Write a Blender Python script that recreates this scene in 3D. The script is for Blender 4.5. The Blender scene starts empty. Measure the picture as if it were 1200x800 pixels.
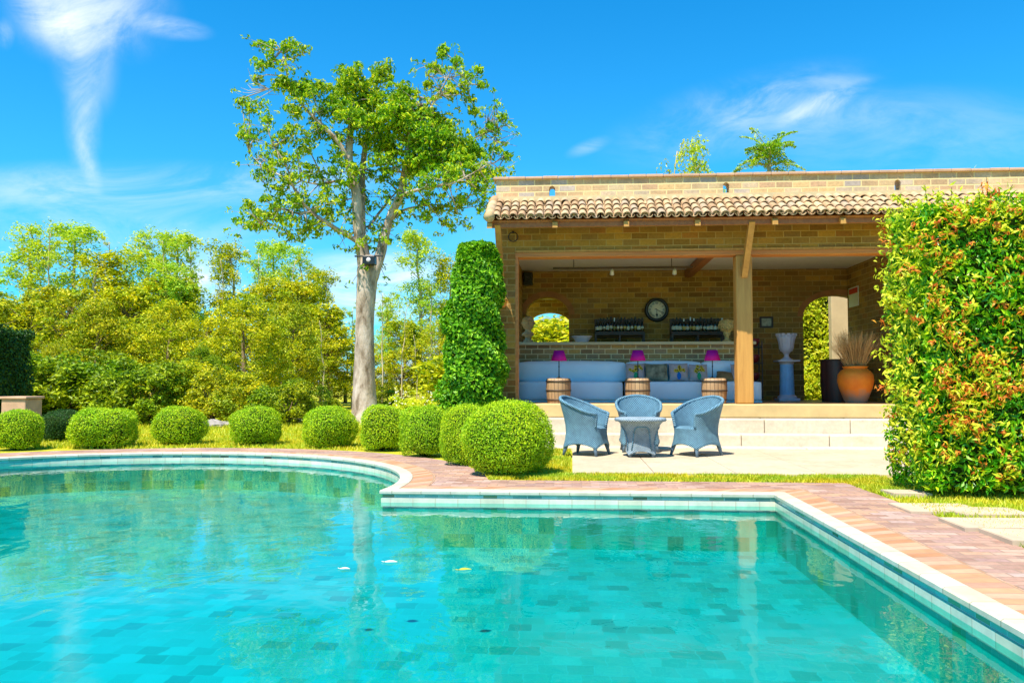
import bpy, math, random
import numpy as np
from mathutils import Vector, Matrix
from mathutils.geometry import tessellate_polygon

rad = math.radians
PI = math.pi
scene = bpy.context.scene
COL = scene.collection

# ------------------------------------------------------------------ camera
EYE = 1.1; FPX = 960.0; YAW = rad(4.17); PITCH = rad(2.86)
cam_data = bpy.data.cameras.new("camera"); cam_data.sensor_width = 36
cam_data.lens = FPX/1200*36; cam_data.clip_start = 0.05; cam_data.clip_end = 5000
cam = bpy.data.objects.new("camera", cam_data); COL.objects.link(cam)
cam.location = (0, 0, EYE); cam.rotation_euler = (rad(90)+PITCH, 0, YAW)
scene.camera = cam
_F = Vector((-math.sin(YAW)*math.cos(PITCH), math.cos(YAW)*math.cos(PITCH), math.sin(PITCH)))
_R = Vector((math.cos(YAW), math.sin(YAW), 0)); _U = _R.cross(_F)
def at(px, py, Y):
    """world point seen at photo pixel (px, py) at depth Y"""
    d = _F*FPX + _R*(px-600) - _U*(py-400)
    d = d*(Y/d.y)
    return Vector((d.x, d.y, d.z+EYE))
def X(px, Y): return at(px, 448, Y).x
def Z(px, py, Y): return at(px, py, Y).z

# ------------------------------------------------------------------ materials
def new_mat(name):
    m = bpy.data.materials.new(name); m.use_nodes = True
    nt = m.node_tree; nt.nodes.clear()
    out = nt.nodes.new("ShaderNodeOutputMaterial")
    return m, nt, out
class NT:
    def __init__(s, nt): s.nt = nt
    def n(s, t, **kw):
        nd = s.nt.nodes.new(t)
        for k, v in kw.items():
            if k.startswith('i_'):
                key = k[2:]
                key = int(key) if key.isdigit() else key.replace('_', ' ')
                nd.inputs[key].default_value = v
            else: setattr(nd, k, v)
        return nd
    def l(s, a, b): s.nt.links.new(a, b)
    def ramp(s, fac, stops, interp='LINEAR'):
        r = s.n("ShaderNodeValToRGB"); cr = r.color_ramp; cr.interpolation = interp
        while len(cr.elements) < len(stops): cr.elements.new(0.5)
        for e, (p, c) in zip(cr.elements, stops):
            e.position = p; e.color = (c[0], c[1], c[2], 1)
        s.l(fac, r.inputs[0]); return r.outputs[0]
    def mix(s, fac, a, b, mode='MIX'):
        m = s.n("ShaderNodeMix", data_type='RGBA', blend_type=mode)
        for sock, v in ((m.inputs[0], fac), (m.inputs[6], a), (m.inputs[7], b)):
            if hasattr(v, 'links') or isinstance(v, bpy.types.NodeSocket): s.l(v, sock)
            elif isinstance(v, (int, float)): sock.default_value = v
            else: sock.default_value = (v[0], v[1], v[2], 1)
        return m.outputs[2]
    def math(s, op, a, b=None, c=None):
        m = s.n("ShaderNodeMath", operation=op)
        for i, v in enumerate((a, b, c)):
            if v is None: continue
            if isinstance(v, bpy.types.NodeSocket): s.l(v, m.inputs[i])
            else: m.inputs[i].default_value = v
        return m.outputs[0]
    def noise(s, vec, scale, detail=4, rough=0.55, dist=0.0):
        n = s.n("ShaderNodeTexNoise", i_Scale=scale, i_Detail=detail, i_Roughness=rough, i_Distortion=dist)
        if vec is not None: s.l(vec, n.inputs['Vector'])
        return n.outputs['Fac']
    def coord(s, kind='Object'):
        return s.n("ShaderNodeTexCoord").outputs[kind]
    def pos(s): return s.n("ShaderNodeNewGeometry").outputs['Position']
    def bump(s, h, strength=0.3, dist=0.02):
        b = s.n("ShaderNodeBump", i_Strength=strength, i_Distance=dist); s.l(h, b.inputs['Height']); return b.outputs[0]
def hsv(c, k): return tuple(min(1, x*k) for x in c)

def simple(name, col, rough=0.6, spec=0.4, metal=0.0, var=0.15, nscale=8.0, bump=0.15, bscale=None, bdist=0.01, coat=0.0):
    m, nt, out = new_mat(name); t = NT(nt)
    co = t.coord()
    f = t.noise(co, nscale, 5)
    c = t.ramp(f, [(0.25, hsv(col, 1-var)), (0.75, hsv(col, 1+var))])
    p = t.n("ShaderNodeBsdfPrincipled", i_Roughness=rough, i_Metallic=metal)
    p.inputs['Specular IOR Level'].default_value = spec
    p.inputs['Coat Weight'].default_value = coat
    t.l(c, p.inputs['Base Color'])
    if bump > 0:
        t.l(t.bump(t.noise(co, bscale or nscale*5, 6, 0.65), bump, bdist), p.inputs['Normal'])
    t.l(p.outputs[0], out.inputs[0]); return m

def leaf_mat(name, stops, var_stops=None, transl=0.35, rough=0.5, nscale=0.8, spec=0.3):
    """stops: colours ramped by a random number per leaf; a slow noise shifts clump hue"""
    m, nt, out = new_mat(name); t = NT(nt)
    g = t.n("ShaderNodeNewGeometry")
    c = t.ramp(g.outputs['Random Per Island'], stops)
    if var_stops:
        f = t.noise(g.outputs['Position'], nscale, 3)
        c2 = t.ramp(f, var_stops)
        c = t.mix(1.0, c, c2, 'MULTIPLY')
    p = t.n("ShaderNodeBsdfPrincipled", i_Roughness=rough)
    p.inputs['Specular IOR Level'].default_value = spec
    t.l(c, p.inputs['Base Color'])
    tr = t.n("ShaderNodeBsdfTranslucent")
    ct = t.mix(1.0, c, (1.3, 1.2, 0.5), 'MULTIPLY'); t.l(ct, tr.inputs[0])
    mx = t.n("ShaderNodeMixShader", i_0=transl); t.l(p.outputs[0], mx.inputs[1]); t.l(tr.outputs[0], mx.inputs[2])
    t.l(mx.outputs[0], out.inputs[0]); return m

# ------------------------------------------------------------------ mesh builder
class MB:
    def __init__(s):
        s.v = []; s.nv = 0; s.lp = []; s.tot = []; s.mi = []; s.sm = []
    def add(s, verts, faces, mat=0, smooth=False):
        verts = np.asarray(verts, dtype=np.float64).reshape(-1, 3)
        if isinstance(faces, np.ndarray):
            s.lp.append((faces+s.nv).ravel()); n = len(faces)
            s.tot.append(np.full(n, faces.shape[1]))
        else:
            n = len(faces)
            s.lp.append(np.array([i+s.nv for f in faces for i in f], dtype=np.int64))
            s.tot.append(np.array([len(f) for f in faces], dtype=np.int64))
        s.mi.append(np.full(n, mat)); s.sm.append(np.full(n, smooth))
        s.v.append(verts); s.nv += len(verts); return s
    def box(s, x0, x1, y0, y1, z0, z1, mat=0, M=None):
        v = [(x, y, z) for z in (z0, z1) for x, y in ((x0, y0), (x1, y0), (x1, y1), (x0, y1))]
        if M is not None: v = [tuple(M @ Vector(p)) for p in v]
        return s.add(v, [(3,2,1,0),(4,5,6,7),(0,1,5,4),(1,2,6,5),(2,3,7,6),(3,0,4,7)], mat)
    def bbox(s, x0, x1, y0, y1, z0, z1, b=0.01, mat=0, M=None):
        """box with chamfered edges"""
        cx, cy, cz = (x0+x1)/2, (y0+y1)/2, (z0+z1)/2
        hx, hy, hz = (x1-x0)/2, (y1-y0)/2, (z1-z0)/2
        b = min(b, hx*.45, hy*.45, hz*.45)
        bm = __import__('bmesh').new(); bmesh = __import__('bmesh')
        bmesh.ops.create_cube(bm, size=2)
        for v in bm.verts: v.co = Vector((cx+v.co.x*hx, cy+v.co.y*hy, cz+v.co.z*hz))
        bmesh.ops.bevel(bm, geom=bm.edges[:]+bm.verts[:], offset=b, segments=2, profile=0.5, affect='EDGES')
        if M is not None: bm.transform(M)
        bm.verts.index_update()
        s.add([v.co[:] for v in bm.verts], [[v.index for v in f.verts] for f in bm.faces], mat); bm.free(); return s
    def tube(s, pts, radii, n=8, mat=0, smooth=True, cap=True, jit=0.0, rng=None):
        pts = [Vector(p) for p in pts]; vs = []; prev = None
        for i, p in enumerate(pts):
            d = (pts[min(i+1, len(pts)-1)]-pts[max(i-1, 0)])
            d = d.normalized() if d.length > 1e-9 else Vector((0,0,1))
            if prev is None:
                a = d.cross(Vector((0,1,0)))
                if a.length < 0.1: a = d.cross(Vector((1,0,0)))
            else: a = prev - d*prev.dot(d)
            a.normalize(); prev = a; b = d.cross(a)
            r = radii[i] if hasattr(radii, '__len__') else radii
            for k in range(n):
                t = 2*PI*k/n; rr = r*(1+(rng.uniform(-jit, jit) if rng else 0))
                vs.append(tuple(p+a*math.cos(t)*rr+b*math.sin(t)*rr))
        fs = []
        for i in range(len(pts)-1):
            for k in range(n):
                k2 = (k+1) % n
                fs.append((i*n+k, i*n+k2, (i+1)*n+k2, (i+1)*n+k))
        if cap:
            fs.append(tuple(range(n-1, -1, -1))); L = (len(pts)-1)*n; fs.append(tuple(range(L, L+n)))
        return s.add(vs, fs, mat, smooth)
    def lathe(s, prof, c=(0,0,0), n=24, mat=0, smooth=True, sup=2.0, sx=1, sy=1, phase=0.0):
        """prof: (r, z) list; sup: superellipse exponent of the plan"""
        vs = []
        for r, z in prof:
            for k in range(n):
                t = 2*PI*k/n+phase; ct, st = math.cos(t), math.sin(t)
                q = (abs(ct)**sup+abs(st)**sup)**(-1/sup)
                vs.append((c[0]+r*ct*q*sx, c[1]+r*st*q*sy, c[2]+z))
        fs = []
        for i in range(len(prof)-1):
            for k in range(n):
                k2 = (k+1) % n
                fs.append((i*n+k, i*n+k2, (i+1)*n+k2, (i+1)*n+k))
        s.add(vs, fs, mat, smooth)
        if prof[0][0] > 1e-4: s.add(vs[:n], [tuple(range(n-1, -1, -1))], mat)
        if prof[-1][0] > 1e-4: s.add(vs[-n:], [tuple(range(n))], mat)
        return s
    def extr(s, polys, to3, t0, t1, mat=0):
        """polys: outer + holes, 2D; to3(u,v,t) -> 3D; solid between t0 and t1"""
        loops = [[Vector((p[0], p[1], 0)) for p in pl] for pl in polys]
        flat = [p for pl in polys for p in pl]; tris = tessellate_polygon(loops)
        n = len(flat)
        vs = [to3(u, v, t0) for u, v in flat]+[to3(u, v, t1) for u, v in flat]
        fs = []
        for a, b, c in tris: fs.append((a, b, c)); fs.append((c+n, b+n, a+n))
        o = 0
        for pl in polys:
            m = len(pl)
            for i in range(m):
                j = (i+1) % m
                fs.append((o+i, o+j, o+j+n, o+i+n))
            o += m
        return s.add(vs, fs, mat)
    def leaves(s, P, N, size, aspect=0.45, mat=0, rng=None, droop=0.0, spread=0.9, fold=0.12, up=0.0):
        """P (n,3) positions, N (n,3) outward normals"""
        n = len(P); rng = rng or np.random.default_rng(1)
        rnd = rng.normal(size=(n, 3))
        Nn = N+rnd*spread*0.5; Nn[:, 2] += up
        Nn /= np.linalg.norm(Nn, axis=1, keepdims=True)+1e-9
        T = rng.normal(size=(n, 3)); T[:, 2] -= droop
        T -= Nn*np.sum(T*Nn, axis=1, keepdims=True); T /= np.linalg.norm(T, axis=1, keepdims=True)+1e-9
        B = np.cross(Nn, T)
        L = size*rng.uniform(0.65, 1.25, size=(n, 1)); W = L*aspect
        base = P-T*L*0.5; tip = P+T*L*0.5-Nn*L*0.1
        m1 = P-T*L*0.08+B*W*0.5+Nn*L*fold; m2 = P-T*L*0.08-B*W*0.5+Nn*L*fold
        V = np.stack([base, m1, tip, m2], axis=1).reshape(-1, 3)
        Fq = np.arange(n*4).reshape(-1, 4)
        return s.add(V, Fq, mat)
    def mesh(s, name, mats, off=(0,0,0)):
        me = bpy.data.meshes.new(name)
        V = np.concatenate(s.v)-np.array(off)[None, :]
        lp = np.concatenate(s.lp); tot = np.concatenate(s.tot)
        me.vertices.add(len(V)); me.vertices.foreach_set('co', V.ravel())
        me.loops.add(len(lp)); me.loops.foreach_set('vertex_index', lp.astype(np.int32))
        me.polygons.add(len(tot))
        st = np.concatenate([[0], np.cumsum(tot)[:-1]]).astype(np.int32)
        me.polygons.foreach_set('loop_start', st)
        me.polygons.foreach_set('loop_total', tot.astype(np.int32))
        me.polygons.foreach_set('material_index', np.concatenate(s.mi).astype(np.int32))
        me.polygons.foreach_set('use_smooth', np.concatenate(s.sm).astype(bool))
        for m in (mats if isinstance(mats, (list, tuple)) else [mats]): me.materials.append(m)
        me.update(calc_edges=True); me.validate(); return me

def root_loc(o):
    while o.parent: o = o.parent
    return o.location
def part(name, mb, mats, parent, world=False, label=None, kind=None):
    """a child mesh; world=True when the builder was filled in world coordinates"""
    off = (0,0,0)
    if world:
        off = Vector((0,0,0)); p = parent
        while p: off += p.location; p = p.parent
    o = bpy.data.objects.new(name, mb.mesh(name, mats, off)); COL.objects.link(o); o.parent = parent
    if label: o['label'] = label
    if kind: o['kind'] = kind
    return o
def tag(o, label, cat, group=None, kind=None):
    if label: o['label'] = label
    if cat: o['category'] = cat
    if group: o['group'] = group
    if kind: o['kind'] = kind
    return o
def thing(name, label, cat, loc=(0,0,0), rz=0, group=None):
    o = bpy.data.objects.new(name, None); COL.objects.link(o); o.empty_display_size = 0.2
    o.location = loc; o.rotation_euler = (0, 0, rz); return tag(o, label, cat, group)
def single(name, mb, mats, label, cat, loc=(0,0,0), rz=0, group=None, world=False, kind=None):
    o = bpy.data.objects.new(name, mb.mesh(name, mats, loc if world else (0,0,0))); COL.objects.link(o)
    o.location = loc; o.rotation_euler = (0, 0, rz); return tag(o, label, cat, group, kind)
def struct(name, mb, mats, label=None, kind='structure'):
    o = bpy.data.objects.new(name, mb.mesh(name, mats)); COL.objects.link(o); o['kind'] = kind
    if label: o['label'] = label
    return o
def copy_tree(o, parent=None):
    c = o.copy(); COL.objects.link(c); c.parent = parent
    for ch in list(o.children): copy_tree(ch, c)
    return c
def place(first, used, loc, rz=0, scale=(1,1,1), label=None, group=None):
    o = first if not used else copy_tree(first)
    o.location = loc; o.rotation_euler = (0, 0, rz); o.scale = scale
    if label: o['label'] = label
    if group: o['group'] = group
    return o
def arch(u0, u1, v0, vs, vt, n=12):
    """arched opening outline: flat to the springing vs, top of the arch vt"""
    pts = [(u0, v0), (u1, v0)]
    c = (u0+u1)/2; a = (u1-u0)/2
    for i in range(n+1):
        t = PI*i/n; pts.append((c+a*math.cos(t), vs+(vt-vs)*math.sin(t)))
    return pts
def smooth_path(pts, k=4):
    P = [np.array(p, float) for p in pts]; out = []
    for i in range(len(P)-1):
        p0 = P[max(i-1, 0)]; p1 = P[i]; p2 = P[i+1]; p3 = P[min(i+2, len(P)-1)]
        for j in range(k):
            t = j/k
            out.append(tuple(0.5*((2*p1)+(-p0+p2)*t+(2*p0-5*p1+4*p2-p3)*t*t+(-p0+3*p1-3*p2+p3)*t**3)))
    out.append(tuple(P[-1])); return out
# ------------------------------------------------------------------ light and sky
SUN_EL = rad(63); SUN_AZ = rad(30)     # sun stands in front of the house, to the left
world = bpy.data.worlds.new("World"); scene.world = world; world.use_nodes = True
wt = world.node_tree; wt.nodes.clear(); w = NT(wt)
sky = w.n("ShaderNodeTexSky", sky_type='NISHITA', sun_disc=False, sun_elevation=SUN_EL,
          sun_rotation=PI+SUN_AZ, altitude=300, air_density=1.0, dust_density=0.25, ozone_density=2.5)
hs = w.n("ShaderNodeHueSaturation", i_Saturation=1.30, i_Value=1.0, i_Hue=0.484); w.l(sky.outputs[0], hs.inputs['Color'])
skyc = w.mix(1.0, hs.outputs[0], (0.04, 0.95, 1.30), 'MULTIPLY')
gen = w.n("ShaderNodeTexCoord").outputs['Generated']
sep = w.n("ShaderNodeSeparateXYZ"); w.l(gen, sep.inputs[0])
low = w.math('MULTIPLY', w.math('POWER', w.math('SUBTRACT', 1.0, w.math('ABSOLUTE', sep.outputs[2])), 5.0), 0.62)
skyc = w.mix(low, skyc, (1.7, 4.1, 5.7))
ysafe = w.math('MAXIMUM', sep.outputs[1], 0.05)
u_ = w.math('DIVIDE', sep.outputs[0], ysafe); v_ = w.math('DIVIDE', sep.outputs[2], ysafe)
cmb = w.n("ShaderNodeCombineXYZ"); w.l(u_, cmb.inputs[0]); w.l(v_, cmb.inputs[1])
front = w.math('GREATER_THAN', sep.outputs[1], 0.06)
total = None
SH = []
for (sx_, sy_, rt_, loc_) in ((7, 7, 0, 0), (4.0, 13.0, 0, 3.7), (7.0, 16.0, 22, 7.1), (11.0, 6.0, 8, 11.3)):
    m2 = w.n("ShaderNodeMapping"); m2.inputs['Rotation'].default_value = (0, 0, -rad(rt_)); m2.inputs['Scale'].default_value = (sx_, sy_, 1); m2.inputs['Location'].default_value = (loc_, loc_*.7, 0)
    w.l(cmb.outputs[0], m2.inputs[0]); nz = w.noise(m2.outputs[0], 1.0, 8, 0.66, 0.7)
    nr = w.n("ShaderNodeMapRange", interpolation_type='SMOOTHSTEP'); w.l(nz, nr.inputs[0])
    nr.inputs[1].default_value = 0.32; nr.inputs[2].default_value = 0.70; nr.inputs[3].default_value = 0.05; nr.inputs[4].default_value = 1
    SH.append(nr.outputs[0])
# px, py, half length, half width (photo pixels), tilt deg, noise scale, stretch, strength
for (px, py, a, b, rot, ns, st, k) in [
    (105, 15, 115, 70, -8, 1.7, 1.4, 0.66), (98, 60, 90, 46, -80, 2.0, 1.5, 0.5), (96, 135, 85, 26, -84, 2.0, 1.8, 0.45), (104, 190, 50, 15, -70, 2, 1.8, .35), (50, 15, 90, 34, -42, 1.8, 1.6, .6), (195, 32, 60, 16, -10, 2.0, 2.2, .5),
    (100, 218, 280, 34, 0, 1.6, 2.5, 0.42), (340, 212, 150, 30, 0, 1.6, 2.5, 0.35), (240, 330, 66, 38, 10, 2.2, 1.4, 1.6), (120, 275, 320, 60, 0, 1.6, 3.0, 0.35),
    (430, 338, 130, 52, 0, 2.4, 1.6, 1.5), (560, 395, 250, 34, 0, 1.6, 3.0, 0.7), (330, 400, 350, 60, 0, 1.6, 3.0, 0.35),
    (962, 122, 62, 15, 24, 3.0, 3.5, 0.6), (870, 135, 170, 50, 14, 2.4, 2.6, 0.28), (970, 96, 60, 10, 3, 3.0, 3.0, 0.28), (900, 115, 70, 20, 30, 2, 2, .22), (1000, 140, 120, 30, 12, 2, 2, .2),
    (690, 172, 30, 10, 20, 3.0, 2.0, 0.22), (1080, 160, 220, 60, 0, 1.8, 3.5, 0.20), (650, 260, 260, 60, 0, 1.8, 3.0, 0.12), (5, 40, 14, 22, 10, 2, 2, .4),
    (200, -500, 420, 60, 25, 1.6, 3.0, 0.3), (900, -700, 500, 90, -10, 1.4, 3.0, 0.3)]:
    c = at(px, py, 1.0); sx = a/FPX; sy = b/FPX
    mp = w.n("ShaderNodeMapping", vector_type='TEXTURE')
    mp.inputs['Location'].default_value = (c.x, c.z-EYE, 0)
    mp.inputs['Rotation'].default_value = (0, 0, rad(rot)); mp.inputs['Scale'].default_value = (sx, sy, 1)
    w.l(cmb.outputs[0], mp.inputs[0])
    ln = w.n("ShaderNodeVectorMath", operation='LENGTH'); w.l(mp.outputs[0], ln.inputs[0])
    mr = w.n("ShaderNodeMapRange", interpolation_type='SMOOTHSTEP'); w.l(ln.outputs['Value'], mr.inputs[0])
    mr.inputs[1].default_value = 1.15; mr.inputs[2].default_value = 0.1; mr.inputs[3].default_value = 0; mr.inputs[4].default_value = 1
    sh = SH[3] if rot < -60 else SH[2] if 12 <= rot <= 30 else SH[0] if a/b < 1.8 else SH[1]
    f = w.math('MULTIPLY', w.math('MULTIPLY', mr.outputs[0], sh), k)
    total = f if total is None else w.math('ADD', total, f)
total = w.math('MINIMUM', w.math('MULTIPLY', total, front), 0.95)
skyc = w.mix(total, skyc, (6.0, 6.5, 7.0))
bg = w.n("ShaderNodeBackground", i_Strength=0.10); w.l(skyc, bg.inputs[0])
wo = w.n("ShaderNodeOutputWorld"); w.l(bg.outputs[0], wo.inputs[0])
sun_d = bpy.data.lights.new("sun", 'SUN'); sun_d.energy = 4.6; sun_d.angle = rad(0.53); sun_d.color = (1.0, 0.93, 0.80)
sun = bpy.data.objects.new("sun", sun_d); COL.objects.link(sun)
sdir = Vector((-math.sin(SUN_AZ)*math.cos(SUN_EL), -math.cos(SUN_AZ)*math.cos(SUN_EL), math.sin(SUN_EL)))
sun.rotation_euler = sdir.to_track_quat('Z', 'Y').to_euler(); sun.location = sdir*60
vs = scene.view_settings; vs.view_transform = 'Standard'; vs.look = 'None'; vs.gamma = 1; vs.exposure = 0.92; vs.use_curve_mapping = False
cy = scene.cycles
cy.max_bounces = 5; cy.diffuse_bounces = 3; cy.glossy_bounces = 3; cy.transmission_bounces = 4; cy.transparent_max_bounces = 12
cy.caustics_reflective = False; cy.caustics_refractive = False

# ------------------------------------------------------------------ pool outline
PX1, PY1, PY0, CX, CY, CR, PXL = 2.0, 8.3, 0.4, -5.65, 8.75, 3.75, -9.4
def outline(d, n=72):
    r = CR+d
    a0 = math.asin((PY1+d-CY)/r)
    pts = [(PX1+d, PY0-d)]
    m = 24
    for i in range(m+1): pts.append((PX1+d, PY0-d+(PY1-PY0+2*d)*i/m))
    xa = CX+r*math.cos(a0)
    for i in range(1, m): pts.append((PX1+d+(xa-PX1-d)*i/m, PY1+d))
    for i in range(n+1):
        a = a0+(PI-a0)*i/n; pts.append((CX+r*math.cos(a), CY+r*math.sin(a)))
    for i in range(1, m+1): pts.append((PXL-d, CY+(PY0-d-CY)*i/m))
    for i in range(1, m): pts.append((PXL-d+(PX1+d-PXL+d)*i/m, PY0-d))
    return pts[1:]
def strip(d0, z0, d1, z1):
    """a ring of quads between two offsets of the pool outline; returns verts, faces"""
    A = outline(d0); B = outline(d1); n = len(A)
    v = [(x, y, z0) for x, y in A]+[(x, y, z1) for x, y in B]
    return v, [(i, (i+1) % n, n+(i+1) % n, n+i) for i in range(n)]
def uv_strip(name, rings, mat, kind='structure'):
    """connected rings [(d,z)...] with uv = (length along, running profile)"""
    mb = MB(); uvs = []
    for (d0, z0), (d1, z1) in zip(rings[:-1], rings[1:]):
        v, f = strip(d0, z0, d1, z1); mb.add(v, f)
    o = struct(name, mb, mat)
    P = outline(0.0); L = [0]
    for i in range(len(P)): L.append(L[-1]+math.dist(P[i], P[(i+1) % len(P)]))
    uvl = o.data.uv_layers.new(name="along"); n = len(P); k = 0; acc = 0
    for (d0, z0), (d1, z1) in zip(rings[:-1], rings[1:]):
        w_ = math.hypot(d1-d0, z1-z0)
        for i in range(n):
            for uvv in ((L[i], acc), (L[i+1], acc), (L[i+1], acc+w_), (L[i], acc+w_)):
                uvl.data[k].uv = uvv; k += 1
        acc += w_
    return o

# --- tile materials
def tile_random(t, vec, sx, sy, off=0.5):
    """returns per-tile random value socket and mortar factor socket; running bond"""
    sp = t.n("ShaderNodeSeparateXYZ"); t.l(vec, sp.inputs[0])
    vy = t.math('DIVIDE', sp.outputs[1], sy); row = t.math('FLOOR', vy)
    sh = t.math('MULTIPLY', t.math('MODULO', t.math('ABSOLUTE', row), 2.0), off)
    vx = t.math('ADD', t.math('DIVIDE', sp.outputs[0], sx), sh)
    col = t.math('FLOOR', vx)
    c = t.n("ShaderNodeCombineXYZ"); t.l(col, c.inputs[0]); t.l(row, c.inputs[1])
    wn = t.n("ShaderNodeTexWhiteNoise", noise_dimensions='2D'); t.l(c.outputs[0], wn.inputs['Vector'])
    fx = t.math('FRACT', vx); fy = t.math('FRACT', vy)
    ex = t.math('MULTIPLY', t.math('MINIMUM', fx, t.math('SUBTRACT', 1.0, fx)), sx)
    ey = t.math('MULTIPLY', t.math('MINIMUM', fy, t.math('SUBTRACT', 1.0, fy)), sy)
    return wn.outputs['Value'], t.math('MINIMUM', ex, ey), c.outputs[0]
def mortar(t, e, width, soft=0.004):
    mr = t.n("ShaderNodeMapRange"); t.l(e, mr.inputs[0])
    mr.inputs[1].default_value = width; mr.inputs[2].default_value = width+soft
    return mr.outputs[0]      # 0 in the joint, 1 on the tile
def bricks(name, u_axis, v_axis, sx, sy, stops, joint_col, jw=0.006, rough=0.85, bump=0.5, stain=None, warp=0.012, wobble_scale=2.0):
    m, nt, out = new_mat(name); t = NT(nt)
    p = t.pos(); sp = t.n("ShaderNodeSeparateXYZ"); t.l(p, sp.inputs[0])
    nzv = t.n("ShaderNodeTexNoise", i_Scale=wobble_scale, i_Detail=2); t.l(p, nzv.inputs['Vector'])
    nsp = t.n("ShaderNodeSeparateXYZ"); t.l(nzv.outputs['Color'], nsp.inputs[0])
    def ax(spec, wsock):
        s_ = None
        for ch in spec:
            s_ = sp.outputs['xyz'.index(ch)] if s_ is None else t.math('ADD', s_, sp.outputs['xyz'.index(ch)])
        return t.math('ADD', s_, t.math('MULTIPLY', t.math('SUBTRACT', wsock, 0.5), warp))
    c = t.n("ShaderNodeCombineXYZ"); t.l(ax(u_axis, nsp.outputs[0]), c.inputs[0]); t.l(ax(v_axis, nsp.outputs[1]), c.inputs[1])
    r, e, cell = tile_random(t, c.outputs[0], sx, sy)
    base = t.ramp(r, stops)
    fine = t.noise(p, 22, 6, 0.7); slow = t.noise(p, 1.3, 4)
    base = t.mix(0.5, base, t.mix(1.0, base, t.ramp(fine, [(0.3, (0.55,)*3), (0.7, (1.35,)*3)]), 'MULTIPLY'))
    base = t.mix(0.6, base, t.mix(1.0, base, t.ramp(slow, [(0.35, (0.72, 0.74, 0.76)), (0.65, (1.2, 1.16, 1.08))]), 'MULTIPLY'))
    jm = mortar(t, e, jw)
    colr = t.mix(jm, joint_col, base)
    if stain: colr = t.mix(t.math('MULTIPLY', t.ramp(t.noise(p, 0.9, 6, 0.7), [(0.5, (0,0,0)), (0.7, (1,1,1))]), stain[0]), colr, stain[1])
    pr = t.n("ShaderNodeBsdfPrincipled", i_Roughness=rough); pr.inputs['Specular IOR Level'].default_value = 0.25
    t.l(colr, pr.inputs['Base Color'])
    h = t.math('ADD', t.math('MULTIPLY', jm, 0.6), t.math('MULTIPLY', fine, 0.35))
    t.l(t.bump(h, bump, 0.012), pr.inputs['Normal'])
    t.l(pr.outputs[0], out.inputs[0]); return m

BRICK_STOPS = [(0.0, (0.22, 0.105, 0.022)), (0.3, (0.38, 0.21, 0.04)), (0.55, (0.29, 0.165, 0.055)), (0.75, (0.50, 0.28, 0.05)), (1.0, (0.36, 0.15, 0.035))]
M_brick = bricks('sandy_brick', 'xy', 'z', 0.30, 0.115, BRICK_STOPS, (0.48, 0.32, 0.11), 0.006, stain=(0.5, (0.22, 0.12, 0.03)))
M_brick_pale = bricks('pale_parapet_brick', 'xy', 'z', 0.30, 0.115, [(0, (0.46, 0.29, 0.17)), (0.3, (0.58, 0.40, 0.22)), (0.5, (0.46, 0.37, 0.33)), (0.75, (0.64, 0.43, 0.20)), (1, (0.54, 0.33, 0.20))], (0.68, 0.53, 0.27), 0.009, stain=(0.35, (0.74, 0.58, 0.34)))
M_brick_grey = bricks('grey_counter_brick', 'xy', 'z', 0.25, 0.105, [(0, (0.30, 0.155, 0.07)), (0.35, (0.44, 0.24, 0.09)), (0.6, (0.36, 0.22, 0.12)), (1, (0.52, 0.28, 0.08))], (0.72, 0.54, 0.28), 0.007)
M_deck = bricks('pink_brick_paving', 'x', 'y', 0.20, 0.10, [(0, (0.28, 0.15, 0.11)), (0.25, (0.40, 0.24, 0.18)), (0.5, (0.36, 0.22, 0.19)), (0.75, (0.48, 0.28, 0.18)), (1, (0.46, 0.32, 0.28))], (0.30, 0.20, 0.14), 0.004, rough=0.8, bump=0.5, stain=(0.3, (0.50, 0.38, 0.33)), warp=0.010)
def uvtiles(name, sx, sy, stops, joint, jw, rough=0.3, spec=0.5, row_stops=None, bump=0.2):
    m, nt, out = new_mat(name); t = NT(nt)
    uv = t.n("ShaderNodeUVMap", uv_map="along")
    r, e, cell = tile_random(t, uv.outputs[0], sx, sy, 0.0)
    base = t.ramp(r, stops, 'LINEAR')
    base = t.mix(0.5, base, t.mix(1.0, base, t.ramp(t.noise(t.pos(), 6, 5, .65), [(0.3, (0.65,)*3), (0.7, (1.25,)*3)]), 'MULTIPLY'))
    jm = mortar(t, e, jw); c = t.mix(jm, joint, base)
    pr = t.n("ShaderNodeBsdfPrincipled", i_Roughness=rough); pr.inputs['Specular IOR Level'].default_value = spec
    t.l(c, pr.inputs['Base Color']); t.l(t.bump(jm, bump, 0.004), pr.inputs['Normal']); t.l(pr.outputs[0], out.inputs[0]); return m
M_border = uvtiles('terracotta_edge_brick', 0.105, 0.245, [(0, (0.42, 0.20, 0.10)), (0.4, (0.52, 0.28, 0.15)), (0.7, (0.54, 0.33, 0.21)), (1, (0.46, 0.24, 0.16))], (0.34, 0.22, 0.14), 0.0045, 0.8, 0.2, bump=.4)
M_coping = uvtiles('white_coping_stone', 0.30, 1.0, [(0, (0.52, 0.50, 0.38)), (0.5, (0.60, 0.57, 0.45)), (1, (0.56, 0.51, 0.36))], (0.36, 0.32, 0.22), 0.003, 0.45, 0.4)
M_band_dark = uvtiles('multicoloured_waterline_tile', 0.15, 0.2, [(0, (0.14, 0.26, 0.20)), (0.15, (0.44, 0.54, 0.44)), (0.4, (0.46, 0.52, 0.36)), (0.5, (0.58, 0.66, 0.56)), (0.75, (0.50, 0.60, 0.50)), (0.92, (0.44, 0.38, 0.16)), (1, (0.24, 0.10, 0.06))], (0.60, 0.62, 0.52), 0.003, 0.15, 0.5)
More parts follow.
